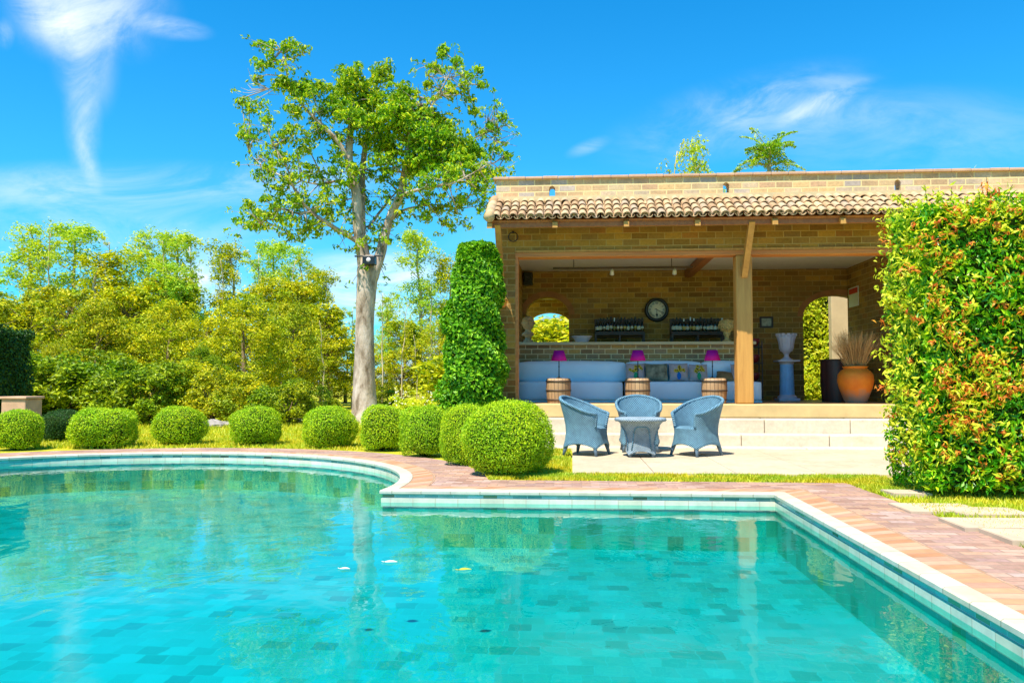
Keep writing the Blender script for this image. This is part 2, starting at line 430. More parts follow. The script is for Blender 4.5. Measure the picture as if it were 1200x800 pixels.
M_coping_reflection = uvtiles('painted_coping_reflection', 0.23, 0.2, [(0, (0.64, 0.66, 0.50)), (0.5, (0.74, 0.70, 0.54)), (1, (0.66, 0.62, 0.44))], (0.60, 0.50, 0.36), 0.003, 0.15, 0.5)
M_wall_under = uvtiles('green_pool_wall_tile', 0.16, 0.16, [(0, (0.005, 0.30, 0.20)), (0.3, (0.01, 0.44, 0.34)), (0.65, (0.01, 0.50, 0.40)), (0.9, (0.02, 0.54, 0.45)), (1, (0.05, 0.36, 0.14))], (0.04, 0.42, 0.38), 0.002, 0.3, 0.5)

def pool_floor_mat():
    m, nt, out = new_mat('turquoise_pool_tile'); t = NT(nt)
    p = t.pos()
    # tiles seen through moving water: their outline wanders a little
    nz = t.n("ShaderNodeTexNoise", i_Scale=6.0, i_Detail=3); t.l(p, nz.inputs['Vector'])
    vm = t.n("ShaderNodeVectorMath", operation='MULTIPLY_ADD'); t.l(nz.outputs['Color'], vm.inputs[0]); vm.inputs[1].default_value = (0.075, 0.075, 0); t.l(p, vm.inputs[2])
    r, e, cell = tile_random(t, vm.outputs[0], 0.16, 0.16, 0.5)
    n1 = t.noise(p, 0.55, 4, 0.6)
    base = t.ramp(r, [(0.0, (0.001, 0.23, 0.22)), (0.12, (0.002, 0.28, 0.28)), (0.45, (0.002, 0.31, 0.32)), (0.85, (0.003, 0.34, 0.36)), (1.0, (0.008, 0.40, 0.42))])
    # darker odd tiles, more common towards the near right where replacements were laid
    big, e2, _ = tile_random(t, vm.outputs[0], 0.16, 0.16, 0.5)
    dark = t.ramp(big, [(0.945, (0,0,0)), (0.97, (1,1,1))])
    base = t.mix(t.math('MULTIPLY', dark, 0.75), base, (0.015, 0.16, 0.16))
    pale = t.ramp(big, [(0.012, (1,1,1)), (0.02, (0,0,0))])
    base = t.mix(t.math('MULTIPLY', pale, 0.0), base, (0.6, 0.75, 0.72))
    base = t.mix(0.7, base, t.mix(1.0, base, t.ramp(n1, [(0.35, (0.5, 0.86, 0.72)), (0.62, (1.1, 1.08, 1.16))]), 'MULTIPLY'))
    jm = mortar(t, e, 0.0015); c = t.mix(jm, (0.01, 0.34, 0.35), base)
    pr = t.n("ShaderNodeBsdfPrincipled", i_Roughness=0.5); t.l(c, pr.inputs['Base Color']); t.l(pr.outputs[0], out.inputs[0]); return m
M_floor_pool = pool_floor_mat()
def water_mat():
    m, nt, out = new_mat('pool_water'); t = NT(nt)
    p = t.pos()
    mp = t.n("ShaderNodeMapping"); t.l(p, mp.inputs[0]); mp.inputs['Scale'].default_value = (1.0, 0.8, 1)
    a = t.noise(mp.outputs[0], 2.2, 3, 0.55, 0.4); b = t.noise(mp.outputs[0], 9.0, 2, 0.5, 0.3)
    h = t.math('ADD', t.math('MULTIPLY', a, 1.0), t.math('MULTIPLY', b, 0.10))
    bp = t.n("ShaderNodeBump", i_Strength=0.30, i_Distance=0.016); t.l(h, bp.inputs['Height'])
    fr = t.n("ShaderNodeFresnel", i_IOR=1.333); t.l(bp.outputs[0], fr.inputs['Normal'])
    tr = t.n("ShaderNodeBsdfTransparent"); tr.inputs[0].default_value = (0.15, 0.96, 0.96, 1)
    gl = t.n("ShaderNodeBsdfGlossy", i_Roughness=0.015); gl.inputs[0].default_value = (1, 1, 1, 1); t.l(bp.outputs[0], gl.inputs['Normal'])
    mx = t.n("ShaderNodeMixShader"); t.l(fr.outputs[0], mx.inputs[0]); t.l(tr.outputs[0], mx.inputs[1]); t.l(gl.outputs[0], mx.inputs[2])
    t.l(mx.outputs[0], out.inputs[0]); return m
M_water = water_mat()

def grass_ground_mat():
    m, nt, out = new_mat('dry_lawn'); t = NT(nt); p = t.pos()
    a = t.noise(p, 1.6, 6, 0.65); b = t.noise(p, 30, 5, 0.7); f = t.math('ADD', t.math('MULTIPLY', a, 0.6), t.math('MULTIPLY', b, 0.4))
    c = t.ramp(f, [(0.32, (0.20, 0.26, 0.015)), (0.48, (0.42, 0.42, 0.02)), (0.6, (0.56, 0.48, 0.05)), (0.75, (0.54, 0.42, 0.12))])
    pr = t.n("ShaderNodeBsdfPrincipled", i_Roughness=0.9); pr.inputs['Specular IOR Level'].default_value = 0.1
    t.l(c, pr.inputs['Base Color']); t.l(t.bump(b, 0.8, 0.03), pr.inputs['Normal']); t.l(pr.outputs[0], out.inputs[0]); return m
M_ground = grass_ground_mat()

# --- setting meshes
mb = MB(); mb.extr([[(-900, -300), (900, -300), (900, 1500), (-900, 1500)], outline(0.93)[::-1]], lambda u, v, t: (u, v, t), -0.30, -0.012)
struct('ground', mb, M_ground)
mb = MB(); v, f = strip(0.38, 0.0, 1.0, 0.0); mb.add(v, f); v, f = strip(1.0, 0.0, 1.0, -0.08); mb.add(v, f)
struct('paved_path', mb, M_deck)
uv_strip('brick_border', [(0.12, 0.004), (0.38, 0.004), (0.381, 0.0)], M_border)
uv_strip('pool_coping', [(0.02, -0.040), (-0.012, -0.038), (-0.025, -0.026), (-0.025, 0.0), (-0.012, 0.010), (0.10, 0.012), (0.12, 0.008), (0.12, -0.01)], M_coping)
uv_strip('waterline_tiles', [(0.0, -0.072), (0.0, -0.04)], M_band_dark)
uv_strip('coping_reflection_band', [(-0.012, -0.155), (-0.012, -0.075), (0.0, -0.073)], M_coping_reflection)  # added band, painted pale as the coping's reflection in the water
WZ = -0.118; FZ = -0.56
uv_strip('pool_wall', [(0.0, FZ-0.02), (0.0, -0.15)], M_wall_under)
mb = MB(); mb.extr([outline(0.05)], lambda u, v, t: (u, v, t), FZ-0.2, FZ); struct('pool_floor', mb, M_floor_pool)
# water: one sheet with a fine enough boundary
mb = MB(); P = outline(0.012); tri = tessellate_polygon([[Vector((x, y, 0)) for x, y in P]])
mb.add([(x, y, WZ) for x, y in P], [tuple(t_) for t_ in tri]); o = struct('water', mb, M_water)
# make sure the surface faces up
if sum(pl.normal.z for pl in o.data.polygons) < 0: o.data.flip_normals()

# patio slab, stepping stones
def slab_mat(a_=(0.48, 0.38, 0.25), b_=(0.56, 0.46, 0.32), c_=(0.52, 0.40, 0.26), sk=.36):
    m, nt, out = new_mat('cream_stone_slab'); t = NT(nt); p = t.pos()
    c = t.ramp(t.noise(p, 1.8, 6, 0.65), [(0.3, a_), (0.55, b_), (0.75, c_)])
    st = t.ramp(t.noise(p, 0.7, 8, .72, .6), [(.46, (0, 0, 0)), (.66, (1, 1, 1))]); c = t.mix(t.math('MULTIPLY', st, sk), c, (0.34, 0.24, 0.14))
    c = t.mix(0.6, c, t.mix(1.0, c, t.ramp(t.noise(p, 14, 6, .7), [(.3, (.75,)*3), (.7, (1.15,)*3)]), 'MULTIPLY'))
    pr = t.n("ShaderNodeBsdfPrincipled", i_Roughness=0.7); t.l(c, pr.inputs['Base Color'])
    t.l(t.bump(t.noise(p, 40, 6, .7), 0.15, 0.01), pr.inputs['Normal']); t.l(pr.outputs[0], out.inputs[0]); return m
M_slab = slab_mat()
mb = MB()
xs = [0.0, .98, 1.95, 2.93, 3.9, 4.88, 5.85]; ys = [9.95, 11.13, 12.33, 13.52]
for i in range(6):
    for j in range(3): mb.bbox(xs[i]+.004, xs[i+1]-.004, ys[j]+.004, ys[j+1]-.004, -0.10, 0.025, 0.006)
struct('patio', mb, M_slab)

# hills, far
def hill_mat():
    m, nt, out = new_mat('hazy_wooded_hill'); t = NT(nt)
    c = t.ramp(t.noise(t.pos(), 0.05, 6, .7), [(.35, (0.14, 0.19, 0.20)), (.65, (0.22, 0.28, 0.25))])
    pr = t.n("ShaderNodeBsdfPrincipled", i_Roughness=1.0); t.l(c, pr.inputs['Base Color']); t.l(pr.outputs[0], out.inputs[0]); return m
mb = MB(); n = 90; rows = 10; rg = random.Random(4); vsx = []
hh = [7+3*math.sin(i*.53+1)+30*math.exp(-((i-44)/7.5)**2)+rg.uniform(-1, 1) for i in range(n+1)]
for j in range(rows+1):
    q = j/rows
    for i in range(n+1):
        vsx.append((-500+i*1000/n, 480+q*220, -1+(max(4, hh[i]))*math.sin(q*PI*.6)*1.6+rg.uniform(-.6, .6)*(q > 0)))
mb.add(vsx, [(j*(n+1)+i, j*(n+1)+i+1, (j+1)*(n+1)+i+1, (j+1)*(n+1)+i) for j in range(rows) for i in range(n)], 0, True)
struct('hills', mb, hill_mat())
# ------------------------------------------------------------------ the pavilion
M_wood = simple('orange_oiled_timber', (0.52, 0.24, 0.06), 0.5, 0.35, var=0.25, nscale=3, bump=0.1)
def wood(name, c1, c2, rough=0.5, axis=2, sc=14.0):
    m, nt, out = new_mat(name); t = NT(nt); co = t.coord()
    mp = t.n("ShaderNodeMapping"); t.l(co, mp.inputs[0]); s_ = [sc]*3; s_[axis] = sc*0.08; mp.inputs['Scale'].default_value = s_
    f = t.noise(mp.outputs[0], 1.0, 6, .65, 0.6)
    c = t.ramp(f, [(.3, c1), (.7, c2)])
    pr = t.n("ShaderNodeBsdfPrincipled", i_Roughness=rough); t.l(c, pr.inputs['Base Color']); t.l(t.bump(f, .3, .006), pr.inputs['Normal'])
    t.l(pr.outputs[0], out.inputs[0]); return m
M_post = wood('weathered_golden_timber', (0.44, 0.20, 0.04), (0.62, 0.32, 0.07), 0.6, 2)
M_beam = wood('orange_beam_timber', (0.50, 0.16, 0.03), (0.72, 0.28, 0.06), 0.5, 0)
M_rafter = wood('dark_red_timber', (0.26, 0.08, 0.02), (0.42, 0.15, 0.04), 0.5, 1)
M_plaster = simple('ceiling_plaster', (0.72, 0.66, 0.60), 0.9, 0.1, var=.06, bump=.05)
M_cream = simple('cream_render', (0.60, 0.47, 0.27), 0.8, 0.2, var=.12, nscale=2.5, bump=.12)
M_slab_light = slab_mat((0.60, 0.50, 0.36), (0.66, 0.57, 0.43), (0.62, 0.49, 0.32), .28)
M_stepedge = simple('yellowed_step_stone', (0.58, 0.42, 0.19), 0.75, 0.25, var=.2, nscale=2.6, bump=.1)
M_tilefloor = bricks('terracotta_floor_tile', 'x', 'y', 0.3, 0.3, [(0, (0.40, 0.22, 0.10)), (1, (0.54, 0.32, 0.15))], (0.45, 0.34, 0.2), 0.004, rough=.45, bump=.2)
M_rooftile = leaf_mat('clay_roof_tile', [(0, (0.40, 0.25, 0.14)), (0.3, (0.50, 0.33, 0.18)), (0.6, (0.54, 0.38, 0.22)), (0.85, (0.42, 0.31, 0.22)), (1, (0.60, 0.44, 0.26))], [(0.3, (0.72, 0.72, 0.74)), (0.7, (1.2, 1.15, 1.05))], transl=0.0, rough=0.85, nscale=9)
M_capmortar = simple('tile_end_mortar', (0.52, 0.40, 0.28), 0.9, .1, var=.2, nscale=20)
M_iron = simple('black_iron', (0.02, 0.02, 0.022), 0.5, .4, var=.2, bump=.05)
M_reveal = simple('terracotta_arch_trim', (0.42, 0.17, 0.06), 0.8, .2, var=.25, nscale=5)
M_capstone = simple('reddish_parapet_cap', (0.56, 0.34, 0.22), 0.85, .2, var=.2, nscale=4, bump=.2)

FLZ = 0.717; FY = 14.82; RY = 18.4; XL = -1.38; XR = 6.04; XE = 13.5
house = thing('brick_pavilion', 'open fronted sandy brick pool pavilion with clay tiled eave above white steps', 'pavilion', ((XL+XR)/2, 16.0, 0))
def hp(name, mb, m, label=None, parent=None): return part(name, mb, m, parent or house, world=True, label=label)
toXZ = lambda u, v, t: (u, t, v)
toYZ = lambda u, v, t: (t, u, v)
# platform and steps
mb = MB(); mb.box(-1.9, XE, 14.72, RY+0.35, 0.0, FLZ-0.03); hp('platform', mb, M_cream)
mb = MB(); mb.box(-1.35, XR+0.3, 14.95, RY+0.34, FLZ-0.029, FLZ+0.0); hp('floor', mb, M_tilefloor)
mb = MB(); mb.bbox(-1.9, XE, 14.66, 14.95, FLZ-0.24, FLZ+0.002, 0.02, 1)
for k_, (ya, yb, zz) in enumerate(((14.28, 14.657, .478), (13.88, 14.278, .239), (13.50, 13.878, .05))):
    x = -1.0-(k_*.47); rg = random.Random(k_)
    while x < XE-.4: mb.bbox(x+.003, x+1.42, ya+rg.uniform(-.004, .004), yb, -.1, zz+rg.uniform(-.003, .003), 0.02); x += 1.425
hp('steps', mb, [M_slab_light, M_stepedge])
# front: left pier, lintel, parapet
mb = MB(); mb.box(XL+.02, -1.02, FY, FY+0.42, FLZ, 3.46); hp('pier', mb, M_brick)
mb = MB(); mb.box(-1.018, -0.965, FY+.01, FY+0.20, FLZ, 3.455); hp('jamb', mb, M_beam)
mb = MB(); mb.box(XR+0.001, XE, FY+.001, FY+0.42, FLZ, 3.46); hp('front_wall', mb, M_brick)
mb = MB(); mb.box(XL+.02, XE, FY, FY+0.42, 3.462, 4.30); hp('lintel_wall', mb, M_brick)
mb = MB(); mb.bbox(-1.02, XR-.02, FY-.006, FY+0.3, 3.375, 3.46, .008, 0); hp('front_beam', mb, M_beam)
mb = MB(); mb.box(-1.02, XR+.6, FY-.02, FY+0.0, 3.462, 3.50); hp('beam_trim', mb, M_post)
hol = []
PT = 4.83
for px, py in ((647, 224), (851, 220), (1052, 217)):
    c = at(px, py, FY+.1); hol.append(arch(c.x-.055, c.x+.055, c.z-.09, c.z+.035, c.z+.10, 8)[::-1])
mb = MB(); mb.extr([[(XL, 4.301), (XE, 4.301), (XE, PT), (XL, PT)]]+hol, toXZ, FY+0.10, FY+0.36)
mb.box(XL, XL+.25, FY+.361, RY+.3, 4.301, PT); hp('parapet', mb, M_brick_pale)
mb = MB(); x = XL-.05; rg = random.Random(3)
while x < XE:
    l = rg.uniform(.28, .34); mb.bbox(x, x+l-.005, FY+.05, FY+.42, PT+.001, PT+.05+rg.uniform(-.004, .004), .01); x += l
hp('parapet_cap', mb, M_capstone)
mb = MB(); mb.extr([[(XL, 4.36), (XE, 4.36), (XE, 4.50), (XL, 4.50)]], toXZ, FY+.02, FY+.098); hp('flashing', mb, M_cream)
# rear wall with arched window and arched door
win = arch(-1.03, -0.06, 1.72, 2.62, 3.02, 16)[::-1]; door = arch(5.08, 6.55, FLZ+.001, 2.55, 3.02, 18)[::-1]
mb = MB(); mb.extr([[(XL, FLZ-.02), (8.5, FLZ-.02), (8.5, 4.2), (XL, 4.2)], win, door], toXZ, RY, RY+0.32); hp('rear_wall', mb, M_brick)
def arch_band(u0, u1, vs, vt, w_, y0, y1, n=18):
    m_ = MB(); c = (u0+u1)/2; a = (u1-u0)/2; vv = []; 
    for i in range(n+1):
        t = PI*i/n
        for k in (0, w_):
            for y in (y0, y1): vv.append((c+(a+k)*math.cos(t), y, vs+(vt-vs+k)*math.sin(t)))
    ff = []
    for i in range(n):
        b = i*4; e = b+4
        ff += [(b, b+1, e+1, e), (b+2, e+2, e+3, b+3), (b, e, e+2, b+2), (b+1, b+3, e+3, e+1)]
    m_.add(vv, ff); return m_
hp('arch_trim', arch_band(-1.03, -0.06, 2.62, 3.02, .13, RY-.02, RY+.1), M_reveal)
hp('arch_trim', arch_band(5.08, 6.55, 2.55, 3.02, .12, RY-.02, RY+.1), M_reveal)
# open porch behind the rear wall: its outer wall has a lower arch
c0 = X(617, 20.6); c1 = X(672, 20.6)
mb = MB(); mb.extr([[(XL-.6, 0), (1.6, 0), (1.6, 3.3), (XL-.6, 3.3)], arch(c0, c1, .72, 2.45, 2.86, 16)[::-1]], toXZ, 20.6, 20.85); hp('porch_wall', mb, M_brick)
mb = MB(); mb.box(XL-.6, 1.6, RY+.321, 20.599, 3.18, 3.28); hp('porch_ceiling', mb, M_plaster)
# side walls, ceiling, rafter
mb = MB(); mb.box(XR, XR+.30, FY+.421, RY-.001, FLZ, 4.2); hp('side_wall', mb, M_brick, label='inner right wall of tan bricks')
mb = MB(); mb.extr([[(FY+.421, FLZ), (RY-.001, FLZ), (RY-.001, 3.6), (FY+.421, 3.6)], arch(16.0, 17.2, FLZ+1.2, 2.3, 2.6)[::-1]], toYZ, XL, XL+.28); hp('side_wall', mb, M_brick)
mb = MB(); mb.box(XL+.001, XR+.299, FY+.423, RY+.1, 3.60, 3.72); hp('ceiling', mb, M_plaster)
mb = MB(); mb.bbox(2.52, 2.68, FY+.2, RY-.001, 3.44, 3.597, .01); hp('rafter', mb, M_rafter)
# tiled eave
EY0, EY1, EZ0, EZ1 = 14.0, 14.93, 3.925, 4.43
sl = Vector((0, EY1-EY0, EZ1-EZ0)).normalized(); nl = Vector((0, -sl.z, sl.y))
mb = MB(); a0 = Vector((0, EY0+.05, EZ0-.0)); L_ = Vector((0, EY1-EY0, EZ1-EZ0)).length
for x0, x1 in ((XL-.03, XE),):
    vv = []
    for t_, h_ in ((0, -.02), (0, -.06), (L_, -.06), (L_, -.02)):
        for xx in (x0, x1): p = a0+sl*t_+nl*h_; vv.append((xx, p.y, p.z))
    mb.add(vv, [(0,1,3,2), (2,3,5,4), (4,5,7,6), (6,7,1,0), (0,2,4,6), (1,7,5,3)])
hp('eave_board', mb, M_rafter)
mb = MB(); rg = random.Random(7); x = XL+.08; P_ = 0.150
def barrel_tile(mb, x, s0, s1, r0, r1, lift0, lift1, up=True, tw=0.0):
    n = 7; vv = []
    for (s_, r_, lf) in ((s0, r0, lift0), (s1, r1, lift1)):
        for th in (0.0, 0.014):
            for i in range(n+1):
                t = PI*i/n
                dx = (r_-th)*math.cos(t); dh = (r_-th)*math.sin(t)*(0.95 if up else -0.7)
                p = Vector((x+dx+tw*s_, EY0, EZ0))+sl*s_+nl*(lf+dh); vv.append(tuple(p))
    m_ = n+1; ff = []
    for i in range(n):
        ff.append((i, i+1, 2*m_+i+1, 2*m_+i)); ff.append((m_+i, 3*m_+i, 3*m_+i+1, m_+i+1))
        ff.append((i, m_+i, m_+i+1, i+1)); ff.append((2*m_+i, 2*m_+i+1, 3*m_+i+1, 3*m_+i))
    ff += [(0, 2*m_, 3*m_, m_), (n, m_+n, 3*m_+n, 2*m_+n)]
    mb.add(vv, ff, 0, False)
while x < XE:
    for k in range(4):
        s0 = k*.27-.03+rg.uniform(-.012, .012); tw = rg.uniform(-.02, .02)
        barrel_tile(mb, x+rg.uniform(-.005, .005), s0, s0+.33, .073, .060, .032+rg.uniform(0, .006), .012, True, tw)
        barrel_tile(mb, x+P_/2, s0-.02, s0+.31, .062, .070, .046, .03, False)
    # mortar plug in the open end of the cover tile
    n = 8; c0 = Vector((x, EY0, EZ0))+sl*(.03+rg.uniform(-.015, .02))+nl*.02; vv = [tuple(c0)]
    for i in range(n+1):
        t = PI*i/n; vv.append(tuple(c0+Vector((.058*math.cos(t), 0, 0))+nl*(.055*math.sin(t))))
    if rg.random() < .75: mb.add(vv, [(0, i+2, i+1) for i in range(n)], 1)
    x += P_
hp('tile_roof', mb, [M_rooftile, M_capmortar])
mb = MB()
for k in range(4):
    s0 = k*.27-.05; p0 = Vector((XL-.03, EY0, EZ0))+sl*s0+nl*.05; p1 = p0+sl*.34-nl*.02
    mb.tube([p0, p1], [.095, .08], 12)
hp('verge_tile', mb, M_rooftile)
for px in (574, 651, 735, 819, 910, 990, 1075, 1160):
    xx = X(px, 14.1)
    mb = MB(); p0 = Vector((0, EY0-.0, EZ0-.075)); 
    a = [p0, p0+sl*.98]
    vv = []
    for p in a:
        for dx in (-.045, .045):
            for dz in (0, -.09): vv.append((xx+dx, p.y, p.z+dz))
    mb.add(vv, [(0,1,3,2), (4,6,7,5), (0,2,6,4), (1,5,7,3), (2,3,7,6), (0,4,5,1)]); hp('rafter_tail', mb, M_post)
mb = MB(); mb.bbox(XL-.0, XE, EY0+.10, EY0+.16, EZ0-.135, EZ0-.045, .006); hp('eave_beam', mb, M_rafter)
# post and struts
xp = (X(862, 14.9)+X(883, 14.9))/2
mb = MB(); mb.bbox(xp-.145, xp+.145, FY-.02, FY+.27, FLZ, 3.374, .03); hp('post', mb, M_post)
mb = MB()
def strut(x, z0, z1, w_=.05, y0=FY-.0, y1=EY0+.12):
    m_ = MB(); a = Vector((x, y0, z0)); b = Vector((x, y1, z1)); d = (b-a).normalized(); nn = Vector((0, d.z, -d.y)); vv = []
    for p in (a, b):
        for sx in (-w_, w_):
            for sn in (-.06, .06): vv.append(tuple(p+Vector((sx, 0, 0))+nn*sn))
    m_.add(vv, [(0,1,3,2), (4,6,7,5), (0,2,6,4), (1,5,7,3), (2,3,7,6), (0,4,5,1)]); return m_
hp('strut', strut(xp, 3.0, 3.86), M_post); hp('strut', strut(XL+.10, 3.0, 3.86), M_post)
# counter
mb = MB(); mb.box(-1.098, 3.62, 16.82, 17.35, FLZ, 1.86); hp('bar_counter', mb, M_brick_grey)
mb = MB(); mb.bbox(-1.10, 3.70, 16.74, 17.50, 1.862, 1.925, .012); hp('bar_top', mb, M_cream)

# ------------------------------------------------------------------ fittings of the pavilion
def rloc(px, py, Y): return at(px, py, Y)
# clock
c = at(769.5, 363, RY-.002); ck = thing('wall_clock', 'round black rimmed clock with a white face and black numerals on the rear brick wall', 'clock', (c.x, RY-.001, c.z))
R_ = 0.268
M_black = simple('black_enamel', (0.012, 0.011, 0.012), .35, .5, var=.1, bump=0)
M_face = simple('ivory_dial', (0.85, 0.80, 0.66), .5, .3, var=.06, bump=0)
mb = MB(); prof = [(R_-.075, .03), (R_-.07, .06), (R_-.03, .075), (R_-.005, .055), (R_, .0)]
def lathe_y(mb, prof, n=48, mat=0):
    vv = []
    for r, h in prof:
        for k in range(n): t = 2*PI*k/n; vv.append((r*math.cos(t), -h, r*math.sin(t)))
    ff = [(i*n+k, i*n+(k+1) % n, (i+1)*n+(k+1) % n, (i+1)*n+k) for i in range(len(prof)-1) for k in range(n)]
    return mb.add(vv, ff, mat, True)
lathe_y(mb, prof); part('rim', mb, M_black, ck)
mb = MB(); lathe_y(mb, [(0.0001, .032), (R_-.07, .032), (R_-.07, .01)]); part('dial', mb, M_face, ck)
NUM = ['XII', 'I', 'II', 'III', 'IIII', 'V', 'VI', 'VII', 'VIII', 'IX', 'X', 'XI']
def bar2(mb, x0, z0, x1, z1, w_, y, M=None):
    d = Vector((x1-x0, 0, z1-z0)); l = d.length; d.normalize(); nn = Vector((-d.z, 0, d.x))*w_/2
    vv = []
    for yy in (y, y-.004):
        for p in (Vector((x0, yy, z0)), Vector((x1, yy, z1))):
            for s_ in (-1, 1): q = p+nn*s_; vv.append(tuple(M @ q) if M else tuple(q))
    mb.add(vv, [(0,1,3,2), (4,6,7,5), (0,2,6,4), (1,5,7,3), (2,3,7,6), (0,4,5,1)])
for h in range(12):
    mb = MB()
    M = Matrix.Rotation(rad(30*h), 4, 'Y') @ Matrix.Translation((0, 0, R_*.56)); wd = {'I': .012, 'V': .026, 'X': .026}; s_ = NUM[h]
    tw = sum(wd[q] for q in s_)+.004*(len(s_)-1); x = -tw/2
    for q in s_:
        w_ = wd[q]; z0, z1 = -.022, .022
        if q == 'I': bar2(mb, x+w_/2, z0, x+w_/2, z1, .007, -.033, M)
        if q == 'V': bar2(mb, x, z1, x+w_/2, z0, .007, -.033, M); bar2(mb, x+w_, z1, x+w_/2, z0, .004, -.0335, M)
        if q == 'X': bar2(mb, x, z1, x+w_, z0, .007, -.033, M); bar2(mb, x+w_, z1, x, z0, .004, -.0335, M)
        x += w_+.004
    part('numeral', mb, M_black, ck)
mb = MB(); bar2(mb, 0, .03, 0, -.10, .010, -.040); lathe = [(math.cos(k*PI/5)*.026, math.sin(k*PI/5)*.026) for k in range(10)]
mb.extr([[(a, b-.112) for a, b in lathe]], lambda u, v, t: (u, t, v), -.041, -.045); part('hour_hand', mb, M_black, ck)
mb = MB(); a_ = rad(117); bar2(mb, -math.sin(a_)*.05, -math.cos(a_)*.05, math.sin(a_)*.165, math.cos(a_)*.165, .011, -.048); part('minute_hand', mb, M_black, ck)

# wine racks and bottles
M_dark_wood = wood('dark_rack_timber', (0.035, 0.02, 0.012), (0.09, 0.05, 0.03), .5, 0)
M_glass_dk = simple('dark_bottle_glass', (0.015, 0.02, 0.012), .12, .6, var=.2, bump=0)
M_label_w = simple('paper_label', (0.70, 0.66, 0.50), .8, .2, var=.1, nscale=60, bump=0)
M_label_y = simple('yellow_paper_label', (0.66, 0.48, 0.14), .8, .2, var=.1, nscale=60, bump=0)
M_foil = simple('silver_foil', (0.6, 0.6, 0.58), .35, .5, metal=.6, bump=0)
def rack(px0, px1, label):
    Y = 18.08; a = at(px0, 389, Y); b = at(px1, 389, Y); cx = (a.x+b.x)/2; hw = (b.x-a.x)/2
    t = thing('bottle_rack', label, 'rack', (cx, Y, 1.0), group=None)
    zt = a.z-1.0
    m_ = MB(); m_.bbox(-hw, hw, -.16, .16, zt-.035, zt, .005); part('shelf', m_, M_dark_wood, t)
    m_ = MB(); m_.bbox(-hw, hw, .165, .185, zt-.12, zt+.30, .004); part('back_panel', m_, M_dark_wood, t)
    m_ = MB(); m_.bbox(-hw, hw, -.16, -.14, zt-.075, zt-.036, .003); part('rail', m_, M_dark_wood, t)
    for xx in (-hw+.02, 0, hw-.02):
        for yy in (-.14, .13):
            m_ = MB(); m_.bbox(xx-.018, xx+.018, yy-.018, yy+.018, FLZ-1.0, zt-.036, .004); part('leg', m_, M_dark_wood, t)
    return cx, hw, a.z
def bottle(kind, labm, foil=False):
    t = thing('wine_bottle', None, 'bottle')
    if kind == 0: prof = [(.034, 0), (.037, .006), (.037, .17), (.030, .20), (.014, .225), (.013, .285), (.016, .287), (.016, .30), (.012, .302)]
    elif kind == 1: prof = [(.036, 0), (.039, .006), (.039, .14), (.034, .18), (.018, .22), (.013, .25), (.013, .29), (.016, .292), (.015, .305)]
    else: prof = [(.030, 0), (.032, .006), (.030, .13), (.022, .19), (.013, .24), (.012, .31), (.014, .325)]
    m_ = MB(); m_.lathe(prof, n=14); part('glass', m_, M_glass_dk, t)
    m_ = MB(); r = prof[2][0]+.001; m_.lathe([(r, .045), (r, .125)], n=14); part('paper_label', m_, labm, t)
    m_ = MB(); m_.lathe([(.0155, .245), (.0175, prof[-1][1]+.002)], n=12); part('foil_cap', m_, M_foil if foil else M_black, t)
    return t
protos = {}
rg = random.Random(12)
for (p0, p1, nb, lab, pos) in ((697, 755, 14, 'dark rack of bottles left of the clock', 'left'), (786, 848, 15, 'dark rack of bottles right of the clock', 'right')):
    cx, hw, zt = rack(p0, p1, lab)
    for i in range(nb):
        k = rg.choice((0, 1, 2)); lm = rg.choice((0, 0, 1)); fo = rg.random() < .25
        key = (k, lm, fo); used = key in protos
        if not used: protos[key] = bottle(k, (M_label_w, M_label_y)[lm], fo)
        desc = ('dark wine bottle with %s label%s on the rack %s of the clock' % (('cream', 'yellow')[lm], ' and silver neck' if fo else '', pos))
        place(protos[key], used, (cx-hw+.05+(2*hw-.10)*i/(nb-1), 18.0+rg.uniform(-.03, .05), zt+.001), rg.uniform(-.4, .4), (1, 1, rg.uniform(.88, 1.03)), desc, 'wine bottles lined up on the rack %s of the clock' % pos)

# bowl, bust, gilded finial on the bar top
M_lilac = simple('lilac_white_glaze', (0.62, 0.56, 0.62), .4, .5, var=.06, bump=0)
c = at(682, 402, 17.1)
t = thing('serving_bowl', 'wide pale bowl on the bar top right of the arched window', 'bowl', (c.x, 17.1, 1.926))
mb = MB(); mb.lathe([(.12, 0), (.125, .012), (.19, .11), (.20, .12), (.188, .12), (.115, .02), (0.0, .016)], n=32); part('body', mb, M_lilac, t)
mb = MB(); mb.lathe([(.195, .118), (.215, .122), (.215, .134), (.19, .136), (.186, .122)], n=32); part('rim', mb, M_lilac, t)
M_stone = simple('carved_tan_stone', (0.42, 0.28, 0.15), .85, .2, var=.35, nscale=14, bump=.8, bscale=30, bdist=.02)
c = at(619, 402, 17.05)
mb = MB(); mb.lathe([(.10, 0), (.10, .05), (.07, .07), (.06, .12), (.13, .16), (.12, .20), (.065, .24), (.062, .28), (.10, .31), (.125, .37), (.13, .43), (.115, .50), (.07, .545), (.0, .56)], n=28)
v = mb.v[0]
rs = np.random.default_rng(5); d = np.sin(v[:, 0]*60)*np.cos(v[:, 2]*55)*.012*(v[:, 2] > .15)[:]
v[:, 0] *= 1+d*4; v[:, 1] *= 1+d*4
